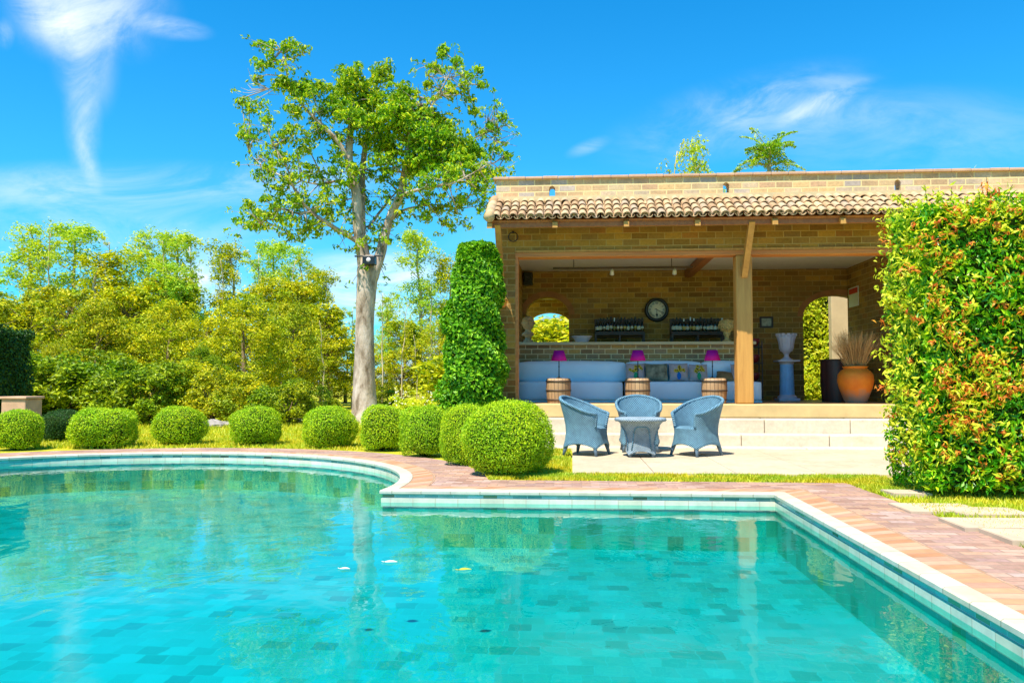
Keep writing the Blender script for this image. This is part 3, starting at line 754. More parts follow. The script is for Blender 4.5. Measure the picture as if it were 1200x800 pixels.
# brow, nose and chin of the carved head, facing the pool
mb.tube([(0, -.125, .45), (0, -.155, .41), (0, -.13, .395)], [.014, .02, .016], 8); mb.tube([(-.06, -.118, .455), (0, -.14, .462), (.06, -.118, .455)], .013, 8)
mb.tube([(-.035, -.125, .365), (.035, -.125, .365)], .010, 8); mb.tube([(-.13, .0, .43), (-.14, -.01, .39)], .018, 8); mb.tube([(.13, .0, .43), (.14, -.01, .39)], .018, 8)
single('stone_bust', mb, M_stone, 'carved tan stone bust on the bar top against the arched window', 'bust', (c.x, 17.05, 1.926))
M_gold = simple('gilded_plaster', (0.66, 0.46, 0.16), .55, .5, metal=.1, var=.4, nscale=30, bump=.9, bscale=45, bdist=.02)
c = at(852, 402, 17.05); t = thing('gilded_finial', 'golden knobbly finial ornament at the right end of the bar top', 'ornament', (c.x, 17.05, 1.926))
mb = MB(); mb.lathe([(.09, 0), (.09, .03), (.05, .05), (.045, .12), (.075, .16), (.07, .20)], n=24); part('foot', mb, M_gold, t)
mb = MB(); mb.lathe([(.06, .19), (.12, .24), (.15, .32), (.14, .41), (.09, .46), (0, .475)], n=24)
rg = random.Random(2)
for i in range(60):
    a = rg.uniform(0, 2*PI); z = rg.uniform(.24, .44); r = .15*math.sqrt(max(.05, 1-((z-.33)/.15)**2)); p = Vector((r*math.cos(a), r*math.sin(a), z))
    mb.tube([p*1.0, Vector((p.x*1.18, p.y*1.18, p.z))], [.024, .014], 7)
part('flower_head', mb, M_gold, t)

# sofas
def leather():
    m, nt, out = new_mat('pale_blue_upholstery'); t = NT(nt); co = t.coord()
    c = t.ramp(t.noise(co, 2.5, 4), [(.3, (0.74, 0.84, 0.90)), (.7, (0.84, 0.90, 0.94))])
    pr = t.n("ShaderNodeBsdfPrincipled", i_Roughness=.38); t.l(c, pr.inputs['Base Color']); pr.inputs['Sheen Weight'].default_value = .2
    t.l(t.bump(t.noise(co, 3.0, 3), .25, .03), pr.inputs['Normal']); t.l(pr.outputs[0], out.inputs[0]); return m
M_sofa = leather()
def pillowbox(m_, x0, x1, y0, y1, z0, z1, r=.05, bulge=.02, M=None):
    """rounded, slightly bulging upholstered block"""
    import bmesh
    bm = bmesh.new(); bmesh.ops.create_cube(bm, size=2)
    bmesh.ops.subdivide_edges(bm, edges=bm.edges[:], cuts=7, use_grid_fill=True)
    cx, cy, cz, hx, hy, hz = (x0+x1)/2, (y0+y1)/2, (z0+z1)/2, (x1-x0)/2, (y1-y0)/2, (z1-z0)/2
    for v in bm.verts:
        q = v.co.copy(); p = Vector((q.x*hx, q.y*hy, q.z*hz))
        inn = Vector((max(-hx+r, min(hx-r, p.x)), max(-hy+r, min(hy-r, p.y)), max(-hz+r, min(hz-r, p.z))))
        d = p-inn
        if d.length > 1e-6: p = inn+d.normalized()*min(d.length, r)
        w_ = (1-q.x**2)*(1-q.y**2)+(1-q.y**2)*(1-q.z**2)+(1-q.x**2)*(1-q.z**2)
        n_ = Vector((q.x*(abs(q.x) > .99), q.y*(abs(q.y) > .99), q.z*(abs(q.z) > .99)))
        p += n_*bulge*min(1, w_)
        v.co = Vector((cx, cy, cz))+p
    if M is not None: bm.transform(M)
    bm.verts.index_update(); m_.add([v.co[:] for v in bm.verts], [[v.index for v in f.verts] for f in bm.faces], 0, True); bm.free(); return m_
def sofa(px0, px1, label, back=True, pxb=None):
    x0 = X(px0, 15.95); x1 = X(px1, 15.95); cx = (x0+x1)/2
    t = thing('bench_sofa', label, 'sofa', (cx, 16.3, FLZ), group='pale blue bench sofas along the bar')
    m_ = MB(); m_.bbox(x0-cx, x1-cx, -.34, .28, .001, .03, .01); part('plinth', m_, M_sofa, t)
    m_ = MB(); pillowbox(m_, x0-cx+.003, x1-cx-.003, -.36, .30, .03, .40, .035, .006); part('seat', m_, M_sofa, t)
    b0, b1 = (X(pxb[0], 16.5)-cx, X(pxb[1], 16.5)-cx) if pxb else (x0-cx, x1-cx)
    m_ = MB(); pillowbox(m_, b0+.003, b1-.003, .14, .44, .385, .80, .07, .02); part('backrest', m_, M_sofa, t)
sofa(604, 730, 'long pale blue bench sofa at the left behind the first barrel', pxb=(604, 733))
sofa(733.5, 825, 'pale blue bench sofa with patterned cushions between two barrels', pxb=(733.3, 822))
sofa(826, 893, 'pale blue bench sofa running behind the timber post', pxb=(822.5, 872))

# cushions
M_cush_lilac = simple('lilac_printed_cotton', (0.50, 0.38, 0.36), .9, .1, var=.15, nscale=25, bump=.2)
M_cush_grey = simple('grey_printed_cotton', (0.24, 0.22, 0.14), .9, .1, var=.75, nscale=9, bump=.2)
M_cush_blue = simple('deep_teal_cotton', (0.05, 0.26, 0.42), .9, .1, var=.15, nscale=12, bump=.2)
M_cush_brown = simple('brown_printed_cotton', (0.30, 0.17, 0.07), .9, .1, var=.4, nscale=9, bump=.2)
M_pet = simple('yellow_petal_print', (0.66, 0.44, 0.04), .9, .1, var=.2, bump=0); M_seed = simple('brown_seed_print', (0.10, 0.03, 0.02), .9, .1, bump=0)
M_vase = simple('blue_vase_print', (0.02, 0.16, 0.50), .9, .1, bump=0); M_vase2 = simple('green_vase_print', (0.03, 0.34, 0.16), .9, .1, bump=0); M_lf = simple('green_leaf_print', (0.12, 0.26, 0.03), .9, .1, bump=0)
def cushion(px0, px1, py0, py1, Y, mat, label, pattern=None, seed=1, lean=-18, roll=0):
    a = at(px0, py0, Y); b = at(px1, py1, Y); w_ = abs(b.x-a.x)/2; h_ = abs(a.z-b.z)/2; cx = (a.x+b.x)/2
    zb = FLZ+.40+.012
    t = thing('cushion', label, 'cushion', (cx, Y, zb), group='scatter cushions on the bench sofas')
    M = Matrix.Rotation(rad(lean), 4, 'X') @ Matrix.Rotation(rad(roll), 4, 'Y')
    m_ = MB(); n = 14; vv = []; ff = []
    for s_ in (-1, 1):
        o_ = len(vv)
        for j in range(n+1):
            for i in range(n+1):
                u = -1+2*i/n; v_ = -1+2*j/n
                pin = 1-.07*(1-u*u)*abs(v_)**3-.0; pin2 = 1-.07*(1-v_*v_)*abs(u)**3
                th = .075*((1-abs(u)**2.6)*(1-abs(v_)**2.6))**.55
                vv.append(tuple(M @ Vector((u*w_*pin2, s_*th, h_+v_*h_*pin))))
        for j in range(n):
            for i in range(n):
                q = (o_+j*(n+1)+i, o_+j*(n+1)+i+1, o_+(j+1)*(n+1)+i+1, o_+(j+1)*(n+1)+i); ff.append(q if s_ < 0 else q[::-1])
    m_.add(vv, ff, 0, True); part('cover', m_, mat, t)
    if pattern:
        rg = random.Random(seed); fl = MB()
        def sf(u, v_, k=1.0):
            th = .075*((1-min(.99, abs(u))**2.6)*(1-min(.99, abs(v_))**2.6))**.55
            return M @ Vector((u*w_, -th-.004*k, h_+v_*h_))
        def blob(u, v_, r, mi, k, nn=8):
            vv = [tuple(sf(u, v_, k+.4))]+[tuple(sf(u+r*math.cos(2*PI*i/nn)*h_/w_, v_+r*math.sin(2*PI*i/nn), k)) for i in range(nn)]
            fl.add(vv, [(0, i+1, (i+1) % nn+1) for i in range(nn)], mi)
        for i in range(10):
            a = rg.uniform(0, 2*PI); r = rg.uniform(.1, .5); u = r*math.cos(a)*1.2; v_ = .25+r*math.sin(a)*.8
            blob(u+.1, v_-.1, .13, 4, 1, 6)
            blob(u, v_, rg.uniform(.15, .22), 0, 2); blob(u, v_, .075, 1, 3, 6)
        for i, (vz, r) in enumerate(((-.75, .18), (-.6, .24), (-.45, .22), (-.3, .13))): blob(0, vz, r, pattern, 3+i*.3)
        part('flower_print', fl, [M_pet, M_seed, M_vase, M_vase2, M_lf], t)
    return t
cushion(733, 757, 424, 446, 16.25, M_cush_lilac, 'lilac cushion with sunflower print behind the middle lamp', 3, 1)
cushion(755, 785, 419.5, 440, 16.36, M_cush_blue, 'teal blue cushion tucked behind the dark printed one', None, 2, -12)
cushion(756, 783.5, 424, 446, 16.16, M_cush_grey, 'dark grey green printed cushion right of the middle lamp', None, 3, -20)
cushion(784, 807, 425, 447, 16.2, M_cush_lilac, 'lilac cushion printed with flowers in a blue vase', 2, 4)
cushion(808, 830, 427, 448, 16.2, M_cush_lilac, 'lilac cushion printed with flowers in a green vase', 3, 5, -20)
cushion(838, 860, 434, 450, 16.15, M_cush_brown, 'brown and green cushion slumped beside the right lamp', None, 6, -50, 14)
cushion(857, 877, 426, 447, 16.2, M_cush_lilac, 'lilac flowered cushion half hidden by the timber post', 2, 8)

# barrels and lamps
def barrel_mat():
    m, nt, out = new_mat('barrel_stave_timber'); t = NT(nt); co = t.coord(); sp = t.n("ShaderNodeSeparateXYZ"); t.l(co, sp.inputs[0])
    an = t.math('MULTIPLY', t.math('ARCTAN2', sp.outputs[1], sp.outputs[0]), 20/(2*PI)); ce = t.math('FLOOR', an)
    wn = t.n("ShaderNodeTexWhiteNoise", noise_dimensions='1D'); t.l(ce, wn.inputs['W'])
    c = t.ramp(wn.outputs['Value'], [(0, (0.30, 0.17, 0.08)), (1, (0.50, 0.32, 0.16))])
    mp = t.n("ShaderNodeMapping"); t.l(co, mp.inputs[0]); mp.inputs['Scale'].default_value = (40, 40, 4)
    c = t.mix(.5, c, t.mix(1.0, c, t.ramp(t.noise(mp.outputs[0], 1, 5), [(.3, (.6,)*3), (.7, (1.3,)*3)]), 'MULTIPLY'))
    fr_ = t.math('FRACT', an); j = mortar(t, t.math('MINIMUM', fr_, t.math('SUBTRACT', 1.0, fr_)), .03, .03)
    c = t.mix(j, (.05, .03, .02), c)
    pr = t.n("ShaderNodeBsdfPrincipled", i_Roughness=.65); t.l(c, pr.inputs['Base Color']); t.l(t.bump(j, .4, .006), pr.inputs['Normal']); t.l(pr.outputs[0], out.inputs[0]); return m
M_barrel = barrel_mat(); M_hoop = simple('dull_iron_hoop', (0.10, 0.07, 0.05), .6, .4, metal=.5, var=.3, nscale=20)
M_pink = new_mat('magenta_lampshade'); 
def shade_mat():
    m, nt, out = M_pink; t = NT(nt); pr = t.n("ShaderNodeBsdfPrincipled", i_Roughness=.7); pr.inputs['Base Color'].default_value = (0.70, 0.0, 0.34, 1)
    tr = t.n("ShaderNodeBsdfTranslucent"); tr.inputs[0].default_value = (0.8, 0.0, 0.42, 1); mx = t.n("ShaderNodeMixShader", i_0=.35)
    t.l(pr.outputs[0], mx.inputs[1]); t.l(tr.outputs[0], mx.inputs[2]); t.l(mx.outputs[0], out.inputs[0]); return m
M_pink = shade_mat()
def make_barrel():
    t = thing('barrel_table', None, 'barrel')
    m_ = MB(); m_.lathe([(.205, 0), (.215, .08), (.225, .18), (.23, .27), (.228, .36), (.222, .455), (.205, .456), (.205, .435), (0, .434)], n=40); part('staves', m_, M_barrel, t)
    for z in (.05, .22, .39):
        m_ = MB(); r = .213+.019*min(1, z/.25)+.003; m_.lathe([(r-.003, z), (r+.003, z+.002), (r+.003, z+.026), (r-.003, z+.028)], n=40); part('hoop', m_, M_hoop, t)
    m_ = MB(); m_.lathe([(.20, .436), (.20, .458), (0, .459)], n=40); part('lid', m_, M_barrel, t)
    return t
def make_lamp():
    t = thing('table_lamp', None, 'lamp')
    m_ = MB(); m_.lathe([(.055, 0), (.058, .008), (.02, .018), (.010, .03), (.009, .20), (.014, .215), (.009, .23), (.008, .345), (.018, .35), (.018, .38), (0, .382)], n=20); part('stem', m_, M_iron, t)
    m_ = MB(); m_.lathe([(.146, .325), (.149, .327), (.093, .515), (.088, .513), (.0879, .512), (.142, .326)], n=36); part('lamp_shade', m_, M_pink, t)
    m_ = MB(); m_.tube([(-.09, 0, .50), (.09, 0, .50)], .003, 5); m_.tube([(0, 0, .38), (0, 0, .50)], .003, 5); part('shade_bracket', m_, M_iron, t)
    return t
B0 = make_barrel(); L0 = make_lamp()
for i, (px, lb, ll) in enumerate(((654.5, 'wooden barrel side table under the left pink lamp', 'magenta shaded table lamp on the leftmost barrel'),
                                 (747, 'wooden barrel side table behind the middle wicker chair', 'magenta shaded table lamp in front of the sunflower cushion'),
                                 (837, 'wooden barrel side table nearest the timber post', 'magenta shaded table lamp nearest the timber post'))):
    xx = X(px, 15.28)
    place(B0, i > 0, (xx, 15.28, FLZ+.001), i*.7, (1, 1, 1), lb, 'barrel side tables in front of the sofas')
    place(L0, i > 0, (xx+(-.03 if i == 2 else 0.01), 15.28, FLZ+.46), 0, (1, 1, 1), ll, 'magenta lamps on the barrels')

# picture frame, sign, speaker, spotlights
c = at(898, 377.5, RY); t = thing('picture_frame', 'small dark framed picture on the rear wall above the red bowls', 'picture', (c.x, RY-.001, c.z))
mb = MB(); w_, h_ = .145, .125
for a in ((-w_, w_, h_-.04, h_), (-w_, w_, -h_, -h_+.04), (-w_, -w_+.04, -h_+.0401, h_-.0401), (w_-.04, w_, -h_+.0401, h_-.0401)): mb.bbox(a[0], a[1], -.03, 0, a[2], a[3], .006)
part('frame', mb, M_dark_wood, t)
mb = MB(); mb.box(-w_+.04, w_-.04, -.012, -.001, -h_+.04, h_-.04); part('picture', mb, simple('faded_photo_print', (0.42, 0.38, 0.24), .4, .4, var=.6, nscale=14, bump=0), t)
c = at(991, 350, 18.0); xs_ = XR-.001
t = thing('notice_board', 'white notice with a red header on the right inner wall', 'sign', (xs_, 17.98, 2.93))
mb = MB(); mb.bbox(-.012, 0, -.30, .30, -.21, .21, .003); part('board', mb, simple('white_board', (0.72, 0.70, 0.66), .5, .3, var=.04, bump=0), t)
mb = MB(); mb.box(-.0135, -.0125, -.27, .27, .07, .185); part('header', mb, simple('red_print', (0.55, 0.04, 0.03), .5, .3, var=.1, bump=0), t)
c = at(616, 325, 17.9); t = thing('wall_speaker', 'small black loudspeaker mounted high in the left rear corner', 'speaker', (c.x+.04, 18.2, c.z))
mb = MB(); mb.bbox(-.10, .10, -.12, .10, -.14, .14, .015); part('cabinet', mb, M_black, t)
mb = MB(); lathe_y(mb, [(0.0001, .128), (.05, .126), (.07, .134), (.075, .121)], 24); part('speaker_cone', mb, M_iron, t)
mb = MB(); mb.box(-.02, .02, .10, .2, -.02, .02); part('bracket', mb, M_iron, t)
# track light
Yt = 16.4; a = at(648, 314.5, Yt); b = at(812, 312.5, Yt)
t = thing('track_light', 'dark ceiling light track with two small white spotlights', 'track light', ((a.x+b.x)/2, Yt, a.z))
hw = (b.x-a.x)/2; mb = MB(); mb.box(-hw, hw, -.02, .02, -.018, .018); part('track', mb, M_dark_wood, t)
for q in (-.7, .7):
    mb = MB(); mb.tube([(hw*q, 0, .018), (hw*q, 0, 3.60-a.z)], .008, 6); part('hanger', mb, M_dark_wood, t)
M_white = simple('white_metal', (0.75, 0.74, 0.70), .4, .5, var=.04, bump=0)
for px in (718, 792):
    xx = X(px, Yt)-(a.x+b.x)/2; mb = MB(); mb.tube([(xx, 0, -.018), (xx, 0, -.05)], .012, 8); mb.tube([(xx, .0, -.045), (xx, .05, -.13)], [.035, .045], 14); part('spotlight', mb, M_white, t)
# lantern ring on the lintel
c = at(601.5, 278, FY); t = thing('wall_ring', 'black iron ring hanging on the lintel above the left pier', 'iron ring', (c.x, FY-.001, c.z))
mb = MB(); pts = [(.085*math.cos(k*PI/12), -.035, .085*math.sin(k*PI/12)) for k in range(25)]; mb.tube(pts, .009, 8); part('ring', mb, M_iron, t)
mb = MB(); mb.bbox(-.015, .015, -.05, 0, .07, .11, .004); part('hook', mb, M_iron, t)
# hanging flower pot on the outer left edge
M_terra = simple('terracotta', (0.62, 0.24, 0.05), .75, .25, var=.18, nscale=6, bump=.1)
def terra_old():
    m, nt, out = new_mat('weathered_terracotta'); t = NT(nt); co = t.coord(); sp = t.n("ShaderNodeSeparateXYZ"); t.l(co, sp.inputs[0])
    f = t.noise(co, 3.5, 6, .65); c = t.ramp(f, [(.3, (0.76, 0.16, 0.006)), (.6, (0.90, 0.25, 0.008)), (.8, (0.90, 0.34, 0.03))])
    g = t.math('ADD', t.math('MULTIPLY', sp.outputs[2], -2.2), t.math('MULTIPLY', f, 1.3))
    c = t.mix(t.ramp(g, [(.05, (0,0,0)), (.45, (1,1,1))]), c, (0.42, 0.24, 0.15))
    pr = t.n("ShaderNodeBsdfPrincipled", i_Roughness=.7); t.l(c, pr.inputs['Base Color']); t.l(t.bump(t.noise(co, 30, 5), .2, .01), pr.inputs['Normal']); t.l(pr.outputs[0], out.inputs[0]); return m
M_terra2 = terra_old()
c = at(588, 360, 14.7); t = thing('hanging_pot', 'small terracotta pot hung by wire on the left pier', 'plant pot', (c.x, FY-.14, c.z))
mb = MB(); mb.lathe([(.06, 0), (.085, .03), (.10, .10), (.112, .105), (.112, .135), (.10, .137), (.09, .10), (0, .09)], n=24); part('pot', mb, M_terra, t)
for s_ in (-1, 1): mb = MB(); mb.tube([(s_*.10, 0, .12), (0, .08, .62)], .004, 5); part('wire', mb, M_iron, t)
mb = MB(); mb.tube([(0, .08, .62), (0, .138, .63)], .008, 6); part('nail', mb, M_iron, t)

# pedestal with urn
M_ped = simple('pale_blue_plaster', (0.32, 0.56, 0.82), .6, .3, var=.12, nscale=6, bump=.15)
Yp = 17.3; c = at(922.5, 468, Yp)
t = thing('plaster_pedestal', 'pale blue column pedestal between the picture and the garden doorway', 'pedestal', (c.x, Yp, FLZ))
hC = Z(922, 422, Yp)-FLZ
mb = MB(); mb.bbox(-.21, .21, -.21, .21, 0, .06, .01); mb.lathe([(.19, .06), (.195, .085), (.17, .11), (.15, .13)], n=28); part('base', mb, M_lilac, t)
mb = MB(); n = 48; pr = []
for z in np.linspace(.13, hC-.09, 8): pr.append((.148-.022*(z/hC), float(z)))
mb.lathe(pr, n=n); v = mb.v[0]; a = np.arctan2(v[:, 1], v[:, 0]); s_ = 1+.035*np.cos(a*16); v[:, 0] *= s_; v[:, 1] *= s_; part('shaft', mb, M_ped, t)
mb = MB(); mb.lathe([(.125, hC-.09), (.15, hC-.07), (.14, hC-.05), (.19, hC-.03)], n=28); mb.bbox(-.22, .22, -.22, .22, hC-.03, hC, .008); part('capital', mb, M_lilac, t)
t = thing('garden_urn', 'fluted lilac white urn standing on the blue pedestal', 'urn', (c.x, Yp, FLZ+hC+.001))
mb = MB(); mb.lathe([(.12, 0), (.12, .02), (.06, .05), (.045, .10), (.06, .14), (.08, .15)], n=28); part('foot', mb, M_lilac, t)
mb = MB(); mb.lathe([(.06, .15), (.12, .19), (.145, .25), (.15, .32), (.17, .42), (.205, .52), (.19, .52), (.14, .40), (.0, .36)], n=64, smooth=True)
v = mb.v[0]; a = np.arctan2(v[:, 1], v[:, 0]); s_ = 1+.03*np.cos(a*14)*(v[:, 2] > .2); v[:, 0] *= s_; v[:, 1] *= s_; part('bowl', mb, M_lilac, t)
mb = MB()
for k in range(12):
    a = 2*PI*k/12; M = Matrix.Rotation(a, 4, 'Z'); mb.bbox(.165, .215, -.035, .035, .50, .55, .008, 0, M)
part('rim', mb, M_lilac, t)
# dark red bowls on a stand behind the post
M_maroon = simple('dark_red_glaze', (0.24, 0.015, 0.02), .35, .5, var=.15, bump=0)
Yr = 17.6; c = at(883, 440, Yr); t = thing('bowl_stand', 'narrow dark stand carrying dark red bowls right of the timber post', 'stand', (c.x, Yr, FLZ))
mb = MB()
for s_ in (-.15, .15):
    for q in (-.15, .15): mb.bbox(s_-.012, s_+.012, q-.012, q+.012, 0, 1.25, .003)
part('frame', mb, M_dark_wood, t)
for py in (456, 438, 417, 398):
    zz = Z(883, py+8, Yr)-FLZ; 
    if zz < 0.02: zz = .05
    mb = MB(); mb.bbox(-.17, .17, -.17, .17, zz-.02, zz, .004); part('shelf', mb, M_dark_wood, t)
    mb = MB(); mb.lathe([(.06, zz+.001), (.10, zz+.03), (.135, zz+.11), (.14, zz+.17), (.125, zz+.17), (.08, zz+.05), (0, zz+.04)], n=24); part('bowl', mb, M_maroon, t)
# terracotta jar with dry reeds
Yj = 15.75; c = at(1003, 471, Yj); k = 1.0
t = thing('terracotta_jar', 'large orange terracotta jar on the floor by the right inner wall', 'jar', (c.x, Yj, FLZ))
mb = MB(); mb.lathe([(.185, 0), (.19, .015), (.235, .12), (.295, .28), (.325, .42), (.31, .53), (.26, .60), (.205, .635), (.20, .65), (.225, .665), (.228, .685), (.205, .69), (.19, .66), (.19, .60), (0, .30)], n=48); part('body', mb, M_terra2, t)
M_reed = simple('dry_reed', (0.66, 0.36, 0.13), .9, .1, var=.35, nscale=3, bump=0)
rg = random.Random(9); mb = MB()
for i in range(420):
    a = rg.uniform(0, 2*PI); r0 = rg.uniform(0, .15); sp_ = rg.uniform(0, 1)**.7*.50; L = rg.uniform(.42, .72)
    p0 = Vector((r0*math.cos(a), r0*math.sin(a), .05)); p1 = Vector((r0*1.15*math.cos(a), r0*1.15*math.sin(a), .66)); p2 = Vector(((r0+sp_*.75)*math.cos(a), (r0+sp_*.55)*math.sin(a), .66+L*(1-.25*sp_)))
    mb.tube([p0*0.9+Vector((0, 0, .25)), p1, (p1+p2)/2+Vector((0, 0, .02)), p2], [.0035, .0035, .003, .0012], 3, cap=False)
    if rg.random() < .35:
        for q in range(2): e = p2+Vector((rg.uniform(-.05, .05), rg.uniform(-.05, .05), rg.uniform(.0, .09))); mb.tube([(p1+p2)/2+(p2-p1)*.2*q, e], [.002, .001], 3, cap=False)
single('dry_reeds', mb, M_reed, 'bundle of dry brown reeds fanning out of the terracotta jar', 'dried reeds', (c.x, Yj, FLZ), world=False)
# dark cabinet
Yc = 16.9; x0 = X(962, Yc); x1 = X(991, Yc)+.2; hC = Z(975, 421, Yc)-FLZ
t = thing('dark_drum', 'dark red brown drum shaped cabinet behind the terracotta jar', 'cabinet', ((x0+x1)/2, Yc, FLZ))
r = (x1-x0)/2; mb = MB(); mb.lathe([(r*.93, 0), (r, hC*.45), (r*.98, hC-.03)], n=40); part('body', mb, wood('dark_mahogany', (0.05, 0.012, 0.008), (0.13, 0.035, 0.02), .4, 2, 10), t)
mb = MB(); mb.lathe([(r, hC-.03), (r+.02, hC-.025), (r+.02, hC-.003), (r, hC)], n=40); part('lid', mb, M_dark_wood, t)
# ------------------------------------------------------------------ wicker set
def wicker_mat(name, c1, c2):
    m, nt, out = new_mat(name); t = NT(nt); co = t.coord(); sp = t.n("ShaderNodeSeparateXYZ"); t.l(co, sp.inputs[0])
    an = t.math('ARCTAN2', sp.outputs[1], sp.outputs[0])
    a = t.math('SINE', t.math('MULTIPLY', an, 64.0)); b = t.math('SINE', t.math('MULTIPLY', sp.outputs[2], 235.0))
    h = t.math('MULTIPLY', a, b)
    c = t.ramp(t.math('MULTIPLY_ADD', h, .5, .5), [(.15, hsv(c1, .6)), (.65, c2)])
    c = t.mix(.6, c, t.mix(1.0, c, t.ramp(t.noise(co, 9, 7, .7), [(.3, (.55,)*3), (.7, (1.55, 1.45, 1.35))]), 'MULTIPLY'))
    pr = t.n("ShaderNodeBsdfPrincipled", i_Roughness=.55); t.l(c, pr.inputs['Base Color']); t.l(t.bump(h, .9, .008), pr.inputs['Normal']); t.l(pr.outputs[0], out.inputs[0]); return m
M_wick = wicker_mat('blue_wicker', (0.06, 0.17, 0.27), (0.16, 0.35, 0.48))
M_wick_t = wicker_mat('grey_blue_wicker', (0.19, 0.28, 0.36), (0.34, 0.45, 0.53))
M_leg = simple('grey_blue_leg', (0.12, 0.18, 0.24), .6, .3, var=.15)
def sup(phi, e): c, s_ = math.cos(phi), math.sin(phi); q = (abs(c)**e+abs(s_)**e)**(-1/e); return s_*q, -c*q   # phi 0 = front (-Y)
def interp(x, tab):
    for (a, b), (c, d) in zip(tab[:-1], tab[1:]):
        if x <= c: t = (x-a)/(c-a); t = t*t*(3-2*t) if False else t; return b+(d-b)*t
    return tab[-1][1]
SC = [(0.0, 1.06), (.10, 1.0), (.22, .90), (.34, .86), (.45, .88), (.60, .99), (.75, 1.13), (.90, 1.25)]
A, B_, SE = .325, .325, 3.2
def pl(phi, z, off=0.0, e=SE):
    x, y = sup(phi, e if z < .45 else e-(z-.45)*2.0); s_ = interp(z, SC); return (x*(A*s_-off), y*(B_*s_-off)+.0, z)
def make_chair():
    t = thing('wicker_chair', None, 'chair')
    n = 72; P0 = rad(42)
    # body below the seat, arched bottom edge between the legs
    m_ = MB(); rows = 9
    def zb(phi): return .10+.085*abs(math.cos(2*phi))**.6 if True else 0
    vv = []; 
    for off in (0, .022):
        for j in range(rows+1):
            for i in range(n):
                ph = 2*PI*i/n; z0 = zb(ph); z = z0+(.40-z0)*j/rows; vv.append(pl(ph, z, off))
    R_ = (rows+1)*n; ff = []
    for j in range(rows):
        for i in range(n):
            i2 = (i+1) % n; ff.append((j*n+i, j*n+i2, (j+1)*n+i2, (j+1)*n+i)); ff.append((R_+j*n+i, R_+(j+1)*n+i, R_+(j+1)*n+i2, R_+j*n+i2))
    for i in range(n): i2 = (i+1) % n; ff.append((i, R_+i, R_+i2, i2))
    m_.add(vv, ff, 0, True)
    m_.tube([pl(2*PI*i/n, zb(2*PI*i/n), .011) for i in range(n+1)], .013, 8, cap=False)
    part('apron', m_, M_wick, t)
    # upper shell: arms and back
    def rim(ph):
        q = abs(((ph+PI) % (2*PI))-PI); u = max(0, min(1, (q-P0)/(PI-P0))); return .615+.245*(u*u*(3-2*u))**.9
    m = 64; rows = 10; vv = []
    for off in (0, .03):
        for j in range(rows+1):
            for i in range(m+1):
                ph = P0+(2*PI-2*P0)*i/m; z = .40+(rim(ph)-.40)*j/rows; vv.append(pl(ph, z, off))
    W = m+1; R_ = (rows+1)*W; ff = []
    for j in range(rows):
        for i in range(m):
            ff.append((j*W+i, j*W+i+1, (j+1)*W+i+1, (j+1)*W+i)); ff.append((R_+j*W+i, R_+(j+1)*W+i, R_+(j+1)*W+i+1, R_+j*W+i+1))
        ff.append((j*W, (j+1)*W, R_+(j+1)*W, R_+j*W)); ff.append((j*W+m, R_+j*W+m, R_+(j+1)*W+m, (j+1)*W+m))
    m_ = MB(); m_.add(vv, ff, 0, True); part('backrest', m_, M_wick, t)
    m_ = MB(); path = [pl(P0, .40+(rim(P0)-.40)*k/5, .015) for k in range(5)]+[pl(P0+(2*PI-2*P0)*i/m, rim(P0+(2*PI-2*P0)*i/m), .015) for i in range(m+1)]+[pl(2*PI-P0, .40+(rim(P0)-.40)*(4-k)/5, .015) for k in range(5)]
    m_.tube(path, .024, 10); part('rim', m_, M_wick, t)
    m_ = MB(); vv = [(0, 0, .425)]; K = 5
    for k in range(1, K+1):
        for i in range(n): x, y, _ = pl(2*PI*i/n, .41, .012); vv.append((x*k/K, y*k/K, .425-.03*(k == K)))
    ff = [(0, 1+i, 1+(i+1) % n) for i in range(n)]+[(1+(k-1)*n+i, 1+k*n+i, 1+k*n+(i+1) % n, 1+(k-1)*n+(i+1) % n) for k in range(1, K) for i in range(n)]
    m_.add(vv, ff, 0, False); part('seat', m_, M_wick, t)
    for q in (45, 135, 225, 315):
        ph = rad(q); a = Vector(pl(ph, .20, .035)); b = Vector(pl(ph, .10, .03)); c = b+Vector((b.x*.10, b.y*.10, -.10))
        m_ = MB(); m_.tube([a, b, c], [.030, .028, .019], 10); part('leg', m_, M_leg, t)
    return t
C0 = make_chair()
PZ = 0.025
place(C0, False, (X(687, 12.35), 12.35, PZ), rad(66), (1, 1, 1), 'blue wicker armchair at the left of the low wicker table facing right', 'blue wicker tub chairs on the patio')
place(C0, True, (X(748.5, 13.02), 13.02, PZ), rad(0), (1.02, 1, 1), 'blue wicker armchair behind the low wicker table facing the pool', 'blue wicker tub chairs on the patio')
place(C0, True, (X(815, 12.38), 12.38, PZ), rad(308), (1, 1, 1), 'blue wicker armchair at the right of the low wicker table facing left', 'blue wicker tub chairs on the patio')
tb = thing('wicker_table', 'low grey blue wicker table with flared base between the three armchairs', 'table', (X(750, 12.1), 12.1, PZ))
m_ = MB(); m_.lathe([(.335, .510), (.365, .515), (.378, .535), (.372, .555), (.345, .562), (0, .560)], n=56, sup=2.3); part('table_top', m_, M_wick_t, tb)
TS = [(0, .92), (.10, .80), (.22, .76), (.36, .84), (.46, 1.02), (.52, 1.22)]
def tpl(ph, z, off=0): x, y = sup(ph, 2.9); s_ = interp(z, TS)*.27-off; return (x*s_, y*s_, z)
m_ = MB(); n = 72; rows = 10; vv = []
tz = lambda ph: .035+.06*abs(math.cos(2*ph))**.7
for off in (0, .018):
    for j in range(rows+1):
        for i in range(n): ph = 2*PI*i/n; z0 = tz(ph); vv.append(tpl(ph, z0+(.515-z0)*j/rows, off))
R_ = (rows+1)*n; ff = []
